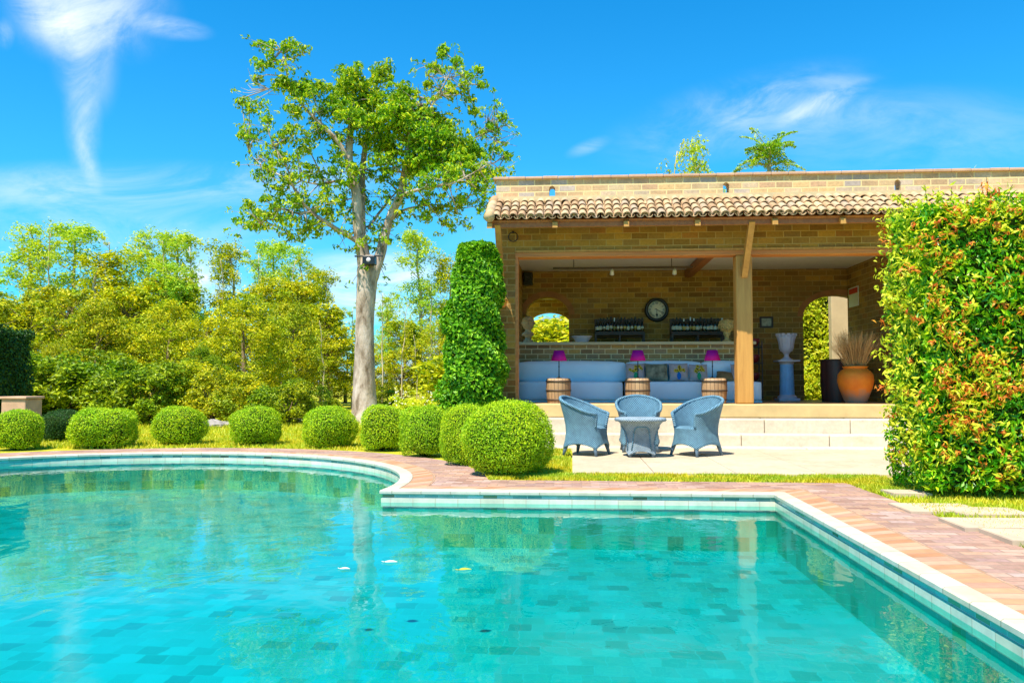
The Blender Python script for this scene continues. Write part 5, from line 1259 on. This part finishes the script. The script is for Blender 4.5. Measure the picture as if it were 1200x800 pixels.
T = [
 ('wa', 22, 250, 40, 1.3, 'pale feathery tree rising at the far left edge of the wood', 'wispy_tree', 'tree', GW),
 ('wb', -60, 262, 42, 1.4, 'wispy tree only just beyond the left edge', 'wispy_tree', 'tree', GW),
 ('wc', 84, 250, 41, 1.45, 'tall pale feathery tree, second from the left in the back row', 'wispy_tree', 'tree', GW),
 ('wb', 112, 285, 36, 1.9, 'broad lime feathery tree between the second and third tall wispy crowns', 'wispy_tree', 'tree', GW),
 ('wa', 165, 262, 42, 1.2, 'thin topped bluish green tree left of the white cloud', 'wispy_tree', 'tree', GW),
 ('wc', 205, 262, 40, 1.3, 'wispy tree whose crown stands just left of the white cloud', 'wispy_tree', 'tree', GW),
 ('wa', 185, 300, 36, 1.7, 'shorter pale tree in front of the two wispy crowns by the cloud', 'wispy_tree', 'tree', GW),
 ('wb', 275, 282, 41, 1.3, 'wispy lime tree just right of the white cloud', 'wispy_tree', 'tree', GW),
 ('wc', 318, 275, 42, 1.3, 'pale wispy tree under the left side of the big tree crown', 'wispy_tree', 'tree', GW),
 ('wa', 352, 285, 41, 1.2, 'pale wispy tree under the lowest left limb of the big tree', 'wispy_tree', 'tree', GW),
 ('wb', 385, 315, 38, 1.2, 'lime wispy tree just left of the big trunk', 'wispy_tree', 'tree', GW),
 ('wc', 492, 268, 42, 1.1, 'tall bluish wispy tree right of the big trunk', 'wispy_tree', 'tree', GW),
 ('wa', 458, 345, 44, 1.1, 'lower pale tree just right of the big trunk', 'wispy_tree', 'tree', GW),
 ('wb', 525, 300, 43, 1.0, 'wispy tree half hidden by the leafy column bush', 'wispy_tree', 'tree', GW),
 ('ra', 30, 330, 32, 1.4, 'olive gold ragged tree near the left edge', 'broadleaf_tree', 'tree', GB),
 ('ra', 75, 325, 30, 1.2, 'olive big leaved tree in front of the second wispy crown', 'broadleaf_tree', 'tree', GB),
 ('rb', 150, 330, 31, 1.4, 'yellow green big leaved tree in the middle of the left wood', 'broadleaf_tree', 'tree', GB),
 ('bb', 115, 345, 29, 1.0, 'round olive tree above the dark shrubs at left', 'bushy_tree', 'tree', GB),
 ('ba', 198, 345, 29, 1.1, 'round lime tree below the white cloud', 'bushy_tree', 'tree', GB),
 ('ra', 235, 365, 33, 1.3, 'low ragged tree right under the white cloud', 'broadleaf_tree', 'tree', GB),
 ('ba', 288, 338, 28, 1.05, 'dense bright lime tree standing forward of the others between cloud and trunk', 'bushy_tree', 'tree', GB),
 ('bb', 340, 348, 31, .95, 'golden green tree left of the big trunk', 'bushy_tree', 'tree', GB),
 ('rb', 378, 352, 34, 1.3, 'loose yellow green tree touching the big trunk from the left', 'broadleaf_tree', 'tree', GB),
 ('ba', -20, 345, 30, 1.2, 'lime tree cut by the left edge', 'bushy_tree', 'tree', GB),
 ('rb', 472, 372, 36, 1.2, 'loose yellow green tree just right of the big trunk', 'broadleaf_tree', 'tree', GB),
 ('ba', 515, 372, 37, 1.0, 'lime tree left of the leafy column bush', 'bushy_tree', 'tree', GB),
 ('bb', 60, 398, 26, .9, 'low olive tree behind the dark hedge block', 'bushy_tree', 'tree', GB),
 ('bc', 235, 398, 26, .9, 'dark green round tree behind the third ball', 'bushy_tree', 'tree', GB),
 ('sa', 70, 408, 21.5, 1.0, 'dark shrub above the second ball from the left', 'shrub', 'shrub', GS),
 ('sa', 115, 402, 22, 1.1, 'dark leafy shrub behind the large left ball', 'shrub', 'shrub', GS),
 ('sa', 165, 418, 21, 1.1, 'deep green shrub between the large left ball and the next', 'shrub', 'shrub', GS),
 ('sb', 215, 425, 22, 1.1, 'lime shrub behind the third ball from the left', 'shrub', 'shrub', GS),
 ('sc', 255, 435, 21, .9, 'olive shrub behind the gap between third and fourth ball', 'shrub', 'shrub', GS),
 ('sb', 290, 438, 21.5, .9, 'lime shrub behind the fourth ball', 'shrub', 'shrub', GS),
 ('sa', 335, 440, 21, .95, 'dark shrub between the fourth and fifth ball', 'shrub', 'shrub', GS),
 ('sc', 375, 455, 24, 1.0, 'low olive shrub behind the fifth ball', 'shrub', 'shrub', GS),
 ('sb', 20, 425, 23, 1.1, 'lime shrub at the far left above the first ball', 'shrub', 'shrub', GS),
 ('sa', -40, 395, 20, 1.2, 'dark shrub beyond the left edge', 'shrub', 'shrub', GS),
 ('sb', 515, 462, 20, 1.2, 'low lime shrub at the foot of the leafy column bush', 'shrub', 'shrub', GS),
 ('sc', 450, 455, 26, 1.2, 'low olive shrub right of the big trunk', 'shrub', 'shrub', GS),
 ('pa', 448, 330, 31, .8, 'slender pale sapling close to the right of the big trunk', 'sapling', 'sapling', GP),
 ('pb', 472, 345, 33, .8, 'slender lime sapling second to the right of the big trunk', 'sapling', 'sapling', GP),
 ('pa', 503, 322, 34, .8, 'slender pale sapling left of the leafy column bush', 'sapling', 'sapling', GP),
 ('pb', 378, 365, 27, .8, 'slender sapling with a bare pale stem left of the big trunk', 'sapling', 'sapling', GP),
 ('pa', 412, 350, 35, .8, 'slender sapling partly behind the big trunk', 'sapling', 'sapling', GP),
 ('pb', 488, 385, 30, .8, 'short sapling among the thin stems right of the trunk', 'sapling', 'sapling', GP),
 ('ba', 60, 330, 37, 1.2, 'lime tree filling the gap behind the olive ones at far left', 'bushy_tree', 'tree', GB),
 ('ba', 140, 322, 38, 1.2, 'taller lime tree showing between two wispy crowns at left', 'bushy_tree', 'tree', GB),
 ('rb', 200, 318, 37, 1.3, 'tall ragged lime tree left of the white cloud', 'broadleaf_tree', 'tree', GB),
 ('ba', 315, 318, 37, 1.1, 'lime tree showing above the bright forward tree', 'bushy_tree', 'tree', GB),
 ('rb', 352, 325, 38, 1.2, 'ragged lime tree left of the big trunk and behind the golden one', 'broadleaf_tree', 'tree', GB),
 ('pa', 55, 248, 39, .8, 'slender tall sapling between the first two wispy crowns', 'sapling', 'sapling', GP),
 ('pb', 128, 262, 39, .8, 'slender lime sapling right of the tallest left wispy crown', 'sapling', 'sapling', GP),
 ('pa', 186, 256, 39, .8, 'slender sapling reaching the sky left of the white cloud', 'sapling', 'sapling', GP),
 ('pa', 218, 268, 39, .8, 'slender sapling closest to the white cloud on its left', 'sapling', 'sapling', GP),
 ('pb', 262, 285, 39, .8, 'slender sapling closest to the white cloud on its right', 'sapling', 'sapling', GP),
 ('pa', 300, 280, 39, .8, 'slender sapling under the left tips of the big tree', 'sapling', 'sapling', GP),
 ('pb', 338, 285, 39, .8, 'slender sapling under the lowest limb of the big tree', 'sapling', 'sapling', GP),
 ('ba', 440, 400, 42, 1.1, 'lime tree low behind the right side of the big trunk', 'bushy_tree', 'tree', GB),
 ('ba', 405, 395, 44, 1.1, 'lime tree low behind the left side of the big trunk', 'bushy_tree', 'tree', GB),
 # seen through the arched openings or over the roof
 ('sb', 628, 380, 32, 1.6, 'yellow green shrub seen through the left of the arched window', 'shrub', 'shrub', GS),
 ('sb', 655, 376, 34, 1.6, 'golden shrub seen through the right of the arched window', 'shrub', 'shrub', GS),
 ('wa', 822, 164, 23.5, 1.0, 'thin feathery tree top left of the palm like top above the roof', 'wispy_tree', 'tree', None),
 ('pb', 786, 152, 23.5, .9, 'slim sapling tip showing above the parapet, leftmost of three', 'sapling', 'sapling', None),
 ('sb', 985, 380, 23.5, .9, 'bright shrub behind the garden doorway', 'shrub', 'shrub', None),
]
for a in T: put(*a)

# leafy top above the roof: palm-like tree
def fan_tree():
    p = at(905, 448, 23); t = thing('leafy_palm', 'bright leafy feather topped tree standing above the roof right of centre', 'tree', (p.x, 23, 0))
    tr = MB(); cr = MB(); rg = random.Random(77); rng = np.random.default_rng(77); H = Z(905, 172, 23)
    tr.tube([(0, 0, 0), (.05, 0, H*.5), (0, 0, H)], [.12, .09, .05], 8); P = []; N = []
    for i in range(34):
        a = rg.uniform(0, 2*PI); L = rg.uniform(.6, 1.15); b = Vector((0, 0, H-rg.uniform(0, .7))); el = rg.uniform(-.1, 1.1)
        pts = [b+Vector((math.cos(a)*L*u, math.sin(a)*L*u, el*L*u-.45*L*u*u)) for u in (0, .33, .66, 1)]; tr.tube(pts, [.014, .01, .007, .003], 4, cap=False)
        for k in range(110):
            u = rg.uniform(.12, 1); q = b+Vector((math.cos(a)*L*u, math.sin(a)*L*u, el*L*u-.45*L*u*u)); sd = Vector((-math.sin(a), math.cos(a), 0))*rg.uniform(-.30, .30)*(1.15-u); P.append(tuple(q+sd)); N.append((rg.gauss(0, .4), rg.gauss(0, .4), 1))
    cr.leaves(np.array(P), np.array(N), .13, .25, 0, rng, droop=.4, spread=.8); part('trunk', tr, M_bark_thin, t); part('crown', cr, M_leaf_tree, t)
fan_tree()

# --- clipped balls
def ball_proto(seed, n, size, sq=2.6, lump=.045):
    rng = np.random.default_rng(seed); mb = MB(); d = sphere_pts(n, rng); d = d[d[:, 2] > -.75]
    bump = (1+lump*np.sin(4*d[:, 0]+seed)*np.sin(5*d[:, 1]+2*seed)+lump*.8*np.sin(5*d[:, 2]+3*d[:, 0]+seed)+.028*rng.normal(size=len(d)))*(np.sum(np.abs(d)**sq, axis=1)**(-1/sq))
    P = d*bump[:, None]*rng.uniform(.95, 1.02, (len(d), 1)); P[:, 2] = P[:, 2]*.86+.80
    # slightly squarer than a sphere: clipped sides
    core = []; 
    for th in np.linspace(-PI/2*.9, PI/2, 14): core.append((max(.001, .93*math.cos(th)), .80+.86*.93*math.sin(th)))
    mb.lathe(core, n=28, mat=1, smooth=True)
    mb.leaves(P, d, size, .55, 0, rng, spread=1.25, up=.1, fold=.15)
    mb.tube([(0, 0, -.02), (0, 0, .3)], [.06, .05], 8, mat=1)
    # stray shoots
    k = 420; dd = sphere_pts(k, rng); dd = dd[dd[:, 2] > -.3]; Q = dd*rng.uniform(.98, 1.10, (len(dd), 1))*(np.sum(np.abs(dd)**sq, axis=1)**(-1/sq))[:, None]; Q[:, 2] = Q[:, 2]*.86+.80
    mb.leaves(Q, dd, size*1.2, .45, 0, rng, spread=.8)
    return mb.mesh('clipped_bush', [M_leaf_box, M_core])
BM = [ball_proto(3, 14000, .068), ball_proto(8, 14000, .064, 2.3, .06), ball_proto(13, 14000, .07, 2.9, .05), ball_proto(21, 14000, .066, 2.5, .07)]
BMbig = ball_proto(5, 30000, .050, 2.5, .035); BMbig2 = ball_proto(6, 24000, .054, 2.7, .05)
balls = [  # px, top y, base y, half width px
 (22, 481, 531, 28, 'clipped round box bush farthest left'),
 (75, 481, 527, 25, 'dark shaded round bush behind the gap between first two lit balls'),
 (123, 478, 528, 38, 'widest clipped ball of the left row'),
 (211, 476, 524, 32, 'clipped ball left of the middle of the back pool edge'),
 (301, 476, 524, 31, 'clipped ball between the wide lime tree and the pool'),
 (387, 476, 526, 31, 'clipped ball just left of the big trunk'),
 (450, 474, 529, 28, 'clipped ball just right of the big trunk'),
 (499, 474, 536, 29, 'clipped ball third from the pavilion end of the row'),
 (548, 472, 546, 31, 'clipped ball partly hidden behind the largest one'),
 (595, 468, 559, 51, 'largest clipped ball nearest the patio'),
]
rg = random.Random(6)
for i, (px, yt, yb, hw, lab) in enumerate(balls):
    Y0 = EYE*FPX/(yb-448); r = hw*Y0/FPX; Y = Y0+r*.72; r = hw*Y/FPX
    if i == 1: Y = 14.9; r = hw*Y/FPX
    h = EYE-(yt-448)*Y/FPX
    me = BMbig if i == 9 else BMbig2 if i == 8 else BM[(i*3+i//4) % 4]
    if i == 1: me = me.copy(); me.materials[0] = M_leaf_deep  # the shade lying on this ball is put into its leaf colour
    o = bpy.data.objects.new('clipped_bush', me); COL.objects.link(o); o.location = (X(px, Y), Y, 0); o.rotation_euler = (0, 0, i*1.7)
    o.scale = (r*.94, r*.94, h/1.72); tag(o, lab, 'bush', 'clipped box balls round the pool')

# --- leafy column bush beside the pier
def box_leaves(mb, x0, x1, y0, y1, z0, z1, n, size, rng, wob=.05, aspect=.4, faces='fblrt', mat=0, spread=1.2, droop=0, up=.1, keep=None):
    A_ = {'f': (x1-x0)*(z1-z0), 'b': (x1-x0)*(z1-z0), 'l': (y1-y0)*(z1-z0), 'r': (y1-y0)*(z1-z0), 't': (x1-x0)*(y1-y0)}
    tot = sum(A_[f] for f in faces)
    for f in faces:
        k = int(n*A_[f]/tot); a = rng.random(k); b = rng.random(k); dep = np.abs(rng.normal(0, 1, k))*wob
        bul = wob*.9*(np.sin(a*9+z1)*np.sin(b*11+x0))
        if f in 'fb': P = np.stack([x0+a*(x1-x0), np.where(f == 'f', y0-bul+dep, y1+bul-dep), z0+b*(z1-z0)], 1); N = np.tile([0, -1 if f == 'f' else 1, .15], (k, 1))
        elif f in 'lr': P = np.stack([np.where(f == 'l', x0-bul+dep, x1+bul-dep), y0+a*(y1-y0), z0+b*(z1-z0)], 1); N = np.tile([-1 if f == 'l' else 1, 0, .15], (k, 1))
        else: P = np.stack([x0+a*(x1-x0), y0+b*(y1-y0), z1+bul*1.5-dep], 1); N = np.tile([0, 0, 1], (k, 1))
        mb.leaves(P, N.astype(float), size, aspect, mat, rng, spread=spread, droop=droop, up=up)
def column_bush():
    Y = 14.15; a = at(515, 476, Y); b = at(588, 286, Y); H = b.z; rx = (b.x-a.x)/2; cx = (a.x+b.x)/2
    rng = np.random.default_rng(15); mb = MB(); n = 15000
    n = 19000; th = rng.uniform(0, 2*PI, n); z = rng.random(n)**.95; z = np.where(rng.random(n) < .1, 1-rng.random(n)**2*.08, z)
    lob = 1+.14*np.sin(z*17+th*2)*np.sin(th*3+1)+.10*np.sin(z*33+th*3+2)
    prof = np.clip(1-np.maximum(0, (z-.82)/.18)**1.8*.42, .2, 1)*(.90+.10*np.sin(z*5+.3))
    r = prof*lob*rng.uniform(.84, 1.04, n)
    P = np.stack([rx*r*np.cos(th)+.05+.20*np.maximum(0, z-.6), .42*r*np.sin(th), z*H*1.0], 1); N = np.stack([np.cos(th), np.sin(th), .35+np.maximum(0, z-.85)*6], 1); N /= np.linalg.norm(N, axis=1, keepdims=True)
    mb.leaves(P, N, .095, .5, 0, rng, spread=1.2, up=.15, droop=.1)
    k = 700; tz = rng.random(k); tt = rng.uniform(0, 2*PI, k); Q = np.stack([rx*.5*np.sqrt(tz)*np.cos(tt)+.13, .3*np.sqrt(tz)*np.sin(tt), H*.985+rng.random(k)*.12-.12*tz], 1); mb.leaves(Q, np.tile([0, 0, 1.], (k, 1)), .10, .45, 0, rng, spread=1.3)
    mb.lathe([(.62, 0), (.68, .1), (.68, .5), (.66, .76), (.42, .9), (.1, .94)], n=24, mat=1)
    v = mb.v[-3] if len(mb.v[-1]) == 24 and len(mb.v) > 2 else mb.v[-1]
    for q in range(len(mb.v)):
        if q >= 2: mb.v[q][:, 0] = mb.v[q][:, 0]*rx+.06+.04*mb.v[q][:, 2]; mb.v[q][:, 1] *= .40; mb.v[q][:, 2] *= H
    single('column_bush', mb, [M_leaf_col, M_core], 'tall leafy green column shaped bush hugging the left pier of the pavilion', 'bush', (cx, Y, 0))
column_bush()

# --- tall hedge on the right
def right_hedge():
    x0, x1, y0, y1, H = 3.36, 7.4, 8.05, 8.95, 2.86
    rng = np.random.default_rng(21); mb = MB()
    mb.box(x0+.14, x1-.14, y0+.14, y1-.14, .12, H-.16, 1)
    box_leaves(mb, x0, x1, y0, y1, .08, H-.05, 50000, .084, rng, .10, .36, 'fblrt', 0, 1.7, -.1)
    # shoots at the top edge and left edge
    k = 1900; P = np.stack([rng.uniform(x0-.05, x1, k), rng.uniform(y0-.03, y1, k), H-.10+np.abs(rng.normal(0, .08, k))*(.6+.6*np.sin(np.arange(k)*.01)**2)], 1); mb.leaves(P, np.tile([0, -.3, 1.], (k, 1)), .085, .3, 3, rng, spread=1.6, droop=-1.0)
    k = 900; P = np.stack([x0-.02-np.abs(rng.normal(0, .05, k)), rng.uniform(y0, y1, k), rng.uniform(.3, H, k)], 1); mb.leaves(P, np.tile([-1, 0, .3], (k, 1)), .085, .32, 3, rng, spread=1.5, droop=-.6)
    # red shoots in star-like tufts, gathered in drifts
    C_ = []; rg = random.Random(3)
    drifts = [(3.9, 1.15, .45, .35, 60), (3.75, .62, .3, .3, 36), (3.6, 1.5, .2, .4, 22), (4.6, 1.0, .5, .4, 16), (4.1, 1.9, .5, .3, 12), (4.0, 2.65, .6, .14, 30), (3.55, 2.5, .2, .3, 12), (4.7, .5, .5, .3, 16), (5.6, 1.5, .9, .9, 30), (4.3, .35, .4, .2, 14), (3.45, 2.0, .08, .6, 14), (4.4, 2.2, .4, .3, 10)]
    for cx, cz, sx, sz, n in drifts:
        for i in range(n): C_.append((min(x1, max(x0-.03, rg.gauss(cx, sx*.6))), y0-rg.uniform(.0, .07), min(H+.02, max(.12, rg.gauss(cz, sz*.6)))))
    for i in range(30): C_.append((rg.uniform(x0, x1), rg.uniform(y0, y1), H+rg.uniform(-.03, .10)))
    for i in range(26): C_.append((x0-.04, rg.uniform(y0, y1), rg.uniform(.3, H)))
    C_ = [c for c in C_ if not (c[0] < x0+.12 and c[2] > H-.12)]; C_ = np.array(C_); idx = np.repeat(np.arange(len(C_)), 8); d = sphere_pts(len(idx), rng); d[:, 1] = -np.abs(d[:, 1])
    mb.leaves(C_[idx]+d*.035, d, .062, .28, 2, rng, spread=.7, droop=-.7)
    k = len(C_)*6; idx = rng.integers(0, len(C_), k); d = sphere_pts(k, rng); mb.leaves(C_[idx]+d*.08+np.array([0, -.01, 0]), d, .08, .3, 3, rng, spread=1)
    # protruding sprays
    for i in range(70):
        if i < 45: b = Vector((rg.uniform(x0-.02, x1), rg.uniform(y0, y0+.4), H-.05)); e = b+Vector((rg.uniform(-.08, .08), rg.uniform(-.08, .02), rg.uniform(.1, .26)))
        else: b = Vector((x0, rg.uniform(y0, y1), rg.uniform(.6, H))); e = b+Vector((-rg.uniform(.08, .24), rg.uniform(-.08, .08), rg.uniform(.02, .14)))
        mb.tube([b, e], [.005, .002], 4, mat=1, cap=False); q = rng.random((16, 1)); P = np.array(b)*(1-q)+np.array(e)*q+rng.normal(0, .018, (16, 3))
        mb.leaves(P, np.tile([0, -.5, .6], (16, 1)), .075, .3, 2 if i % 4 == 0 else 3, rng, spread=1.4, droop=-.8)
    single('tall_hedge', mb, [M_leaf_hedge, M_core, M_leaf_red, M_leaf_yel], 'tall square clipped hedge with red and yellow new shoots at the right edge', 'hedge', ((x0+x1)/2, y0, 0), world=True)
right_hedge()
# dark hedge block far left
def left_hedge():
    Y = 15.2; a = at(-120, 382, Y); b = at(33, 382, Y+1.6); rng = np.random.default_rng(4); mb = MB(); H = a.z
    mb.box(a.x+.1, b.x-.1, Y+.1, Y+1.7, 0, H-.12, 1); box_leaves(mb, a.x, b.x, Y, Y+1.8, .02, H, 20000, .085, rng, .07, .5)
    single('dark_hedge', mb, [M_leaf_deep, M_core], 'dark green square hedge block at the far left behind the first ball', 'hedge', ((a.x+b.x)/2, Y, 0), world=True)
left_hedge()
# hedge and wall seen through the garden doorway
def door_view():
    Y = 20.6; a = at(925, 350, Y); b = at(968, 350, Y); rng = np.random.default_rng(14); mb = MB(); H = 3.4
    mb.box(a.x-.5, b.x+.35, Y+.1, Y+.9, 0, H-.1, 1); box_leaves(mb, a.x-.6, b.x+.4, Y, Y+1.0, .02, H, 15000, .11, rng, .10, .5, 'flt')
    single('garden_hedge', mb, [M_leaf_yel, M_core], 'sunlit green hedge seen through the right doorway', 'hedge', (a.x, Y, 0), world=True)
    c = at(974, 350, 19.9); mb = MB(); mb.bbox(c.x, c.x+3.2, 19.9, 20.15, 0, 3.6, .02)
    single('garden_wall', mb, M_cream, 'cream rendered wall seen through the right doorway', 'wall', (c.x+1, 20, 0), world=True)
door_view()
# flowering bush
def flower_bush():
    p = at(497, 470, 19); t = thing('flowering_bush', 'low bush dotted with white flowers left of the leafy column bush', 'bush', (p.x, 19, 0)); rng = np.random.default_rng(9)
    mb = MB(); rg = random.Random(5); cen = [(rg.uniform(-.75, .75), rg.uniform(-.4, .4), rg.uniform(.1, .72)) for i in range(50)]
    clump_leaves(mb, cen, [.17]*50, 60, .08, rng, .45, .2); part('foliage', mb, M_leaf_yel, t)
    mb = MB(); k = 60; P = np.stack([rng.uniform(-.8, .8, k), rng.uniform(-.6, .1, k), rng.uniform(.35, .98, k)], 1); idx = np.repeat(np.arange(k), 4); mb.leaves(P[idx]+rng.normal(0, .012, (len(idx), 3)), np.tile([0, -.5, .8], (len(idx), 1)), .036, .7, 0, rng)
    part('blossom', mb, leaf_mat('white_petal', [(0, (.8, .8, .75)), (1, (.7, .7, .6))], None, transl=.3), t, kind='stuff')
flower_bush()
# brick planter wall at far left, rocks
c0 = at(18, 467, 15.4); c1 = at(46, 467, 15.4)
mb = MB(); mb.bbox(c0.x, c1.x, 15.0, 15.5, 0, c0.z, .02); mb.bbox(c0.x-.03, c1.x+.03, 14.97, 15.53, c0.z+.001, c0.z+.05, .015)
single('planter_wall', mb, M_capstone, 'low reddish brick planter wall between the dark hedge and the wood', 'wall', ((c0.x+c1.x)/2, 15.2, 0), world=True)
M_rock = simple('grey_rock', (0.34, 0.30, 0.27), .9, .2, var=.3, nscale=5, bump=.5)
for i, (px, Y, s_, lb) in enumerate(((250, 19.5, .22, 'grey rock between the third and fourth ball'), (262, 20, .16, 'smaller grey rock right beside the one between the balls'), (352, 21, .2, 'grey rock left of the fifth ball'), (398, 23.5, .25, 'grey rock at the left foot of the big trunk'))):
    rs = np.random.default_rng(i); mb = MB(); mb.lathe([(.6, -.1), (.95, .15), (1, .4), (.7, .7), (.25, .85), (0, .87)], n=11); 
    for q in range(len(mb.v)): pass
    mb.v[0] *= np.array([s_*1.4, s_, s_])*(1+rs.normal(0, .06, (len(mb.v[0]), 1)))
    mb.v[1] *= 0
    single('rock', MB().add(mb.v[0], [tuple(x) for x in [(a*11+k, a*11+(k+1) % 11, (a+1)*11+(k+1) % 11, (a+1)*11+k) for a in range(5) for k in range(11)]]), M_rock, lb, 'rock', (X(px, Y), Y, 0), 0, 'rocks at the edge of the wood')

# --- grass
def inside_pool(x, y, d):
    a = (x < PX1+d) & (x > PXL-d) & (y < PY1+d) & (y > PY0-d); b = ((x-CX)**2+(y-CY)**2 < (CR+d)**2) & (y > CY-1); c = (x < PXL+1) & (x > PXL-d) & (y < CY+.1); return a | b | c
def grass():
    rng = np.random.default_rng(2); V = []
    def patch(x0, x1, y0, y1, dens, h0):
        n = int((x1-x0)*(y1-y0)*dens); x = rng.uniform(x0, x1, n); y = rng.uniform(y0, y1, n)
        nz = np.sin(x*5+1)*np.sin(y*6+2)+np.sin(x*13)*np.sin(y*11+x)*.6; keep = ~inside_pool(x, y, .98) & (nz > -1.0+rng.random(n)*.8-.3)
        keep &= ~((x > -.02) & (x < 5.9) & (y > 9.94)); x = x[keep]; y = y[keep]; n = len(x)
        h = h0*rng.uniform(.5, 1.3, n); a = rng.uniform(0, 2*PI, n); w_ = .004+.0012*y*.5; lx = rng.normal(0, .4, n)*h; ly = rng.normal(0, .4, n)*h
        p0 = np.stack([x-np.cos(a)*w_, y-np.sin(a)*w_, np.full(n, -.012)], 1); p1 = np.stack([x+np.cos(a)*w_, y+np.sin(a)*w_, np.full(n, -.012)], 1); p2 = np.stack([x+lx, y+ly, h-.012], 1)
        V.append(np.stack([p0, p1, p2], 1).reshape(-1, 3))
    patch(-2.2, 3.6, 9.25, 9.97, 5200, .045); patch(-1.6, 0.0, 9.9, 13.6, 2600, .05); patch(3.0, 4.6, 3.0, 9.3, 2600, .045); patch(-12, -1, 13.2, 17, 700, .06); patch(-14, -1, 17, 26, 220, .10); patch(2.9, 3.5, 8.4, 10, 3000, .05)
    V = np.concatenate(V); mb = MB(); mb.add(V, np.arange(len(V)).reshape(-1, 3))
    struct('grass', mb, leaf_mat('sunny_grass_blade', [(0, (0.34, 0.42, 0.015)), (.5, (0.58, 0.60, 0.02)), (1, (0.74, 0.64, 0.08))], [(.35, (.7, .95, .9)), (.65, (1.15, 1.0, .8))], transl=.35, nscale=2.0), 'short sunny yellow green grass', 'stuff')
grass()
# stepping stones by the hedge
M_st = simple('pale_stepping_stone', (0.52, 0.40, 0.28), .85, .2, var=.18, nscale=3, bump=.25)
for i, (px, py, sx, sy, lb) in enumerate(((1095, 590, .34, .28, 'pale stepping stone farthest from the camera beside the hedge'), (1150, 594, .32, .22, 'pale stepping stone partly under the hedge front'), (1170, 608, .40, .26, 'pale square stepping stone in the middle of the row'), (1215, 622, .36, .26, 'pale stepping stone nearest the camera at the right edge'), (1060, 575, .2, .16, 'small pale stepping stone at the hedge corner'))):
    Y = EYE*FPX/(py-448); x = X(px, Y); rg = random.Random(i); n = 9
    pts = []
    for cx_, cy_ in ((-1, -1), (1, -1), (1, 1), (-1, 1)): pts += [(x+sx*cx_*rg.uniform(.86, 1), Y+sy*cy_*.9*rg.uniform(.8, 1)), (x+sx*.8*cx_ if cx_*cy_ < 0 else x+sx*cx_*.98, Y+sy*cy_*rg.uniform(.7, .95))] if False else [(x+sx*cx_*rg.uniform(.85, 1), Y+sy*cy_*rg.uniform(.8, 1))]
    hz = .016+.005*i; mb = MB(); mb.extr([pts], lambda u, v, t: (u, v, t), -.05, hz); mb.extr([[(x+(u-x)*.97, Y+(v-Y)*.97) for u, v in pts]], lambda u, v, t: (u, v, t), hz+.0003, hz+.003)
    single('stepping_stone', mb, M_st, lb, 'paving stone', (x, Y, 0), 0, 'stepping stones beside the hedge', world=True)
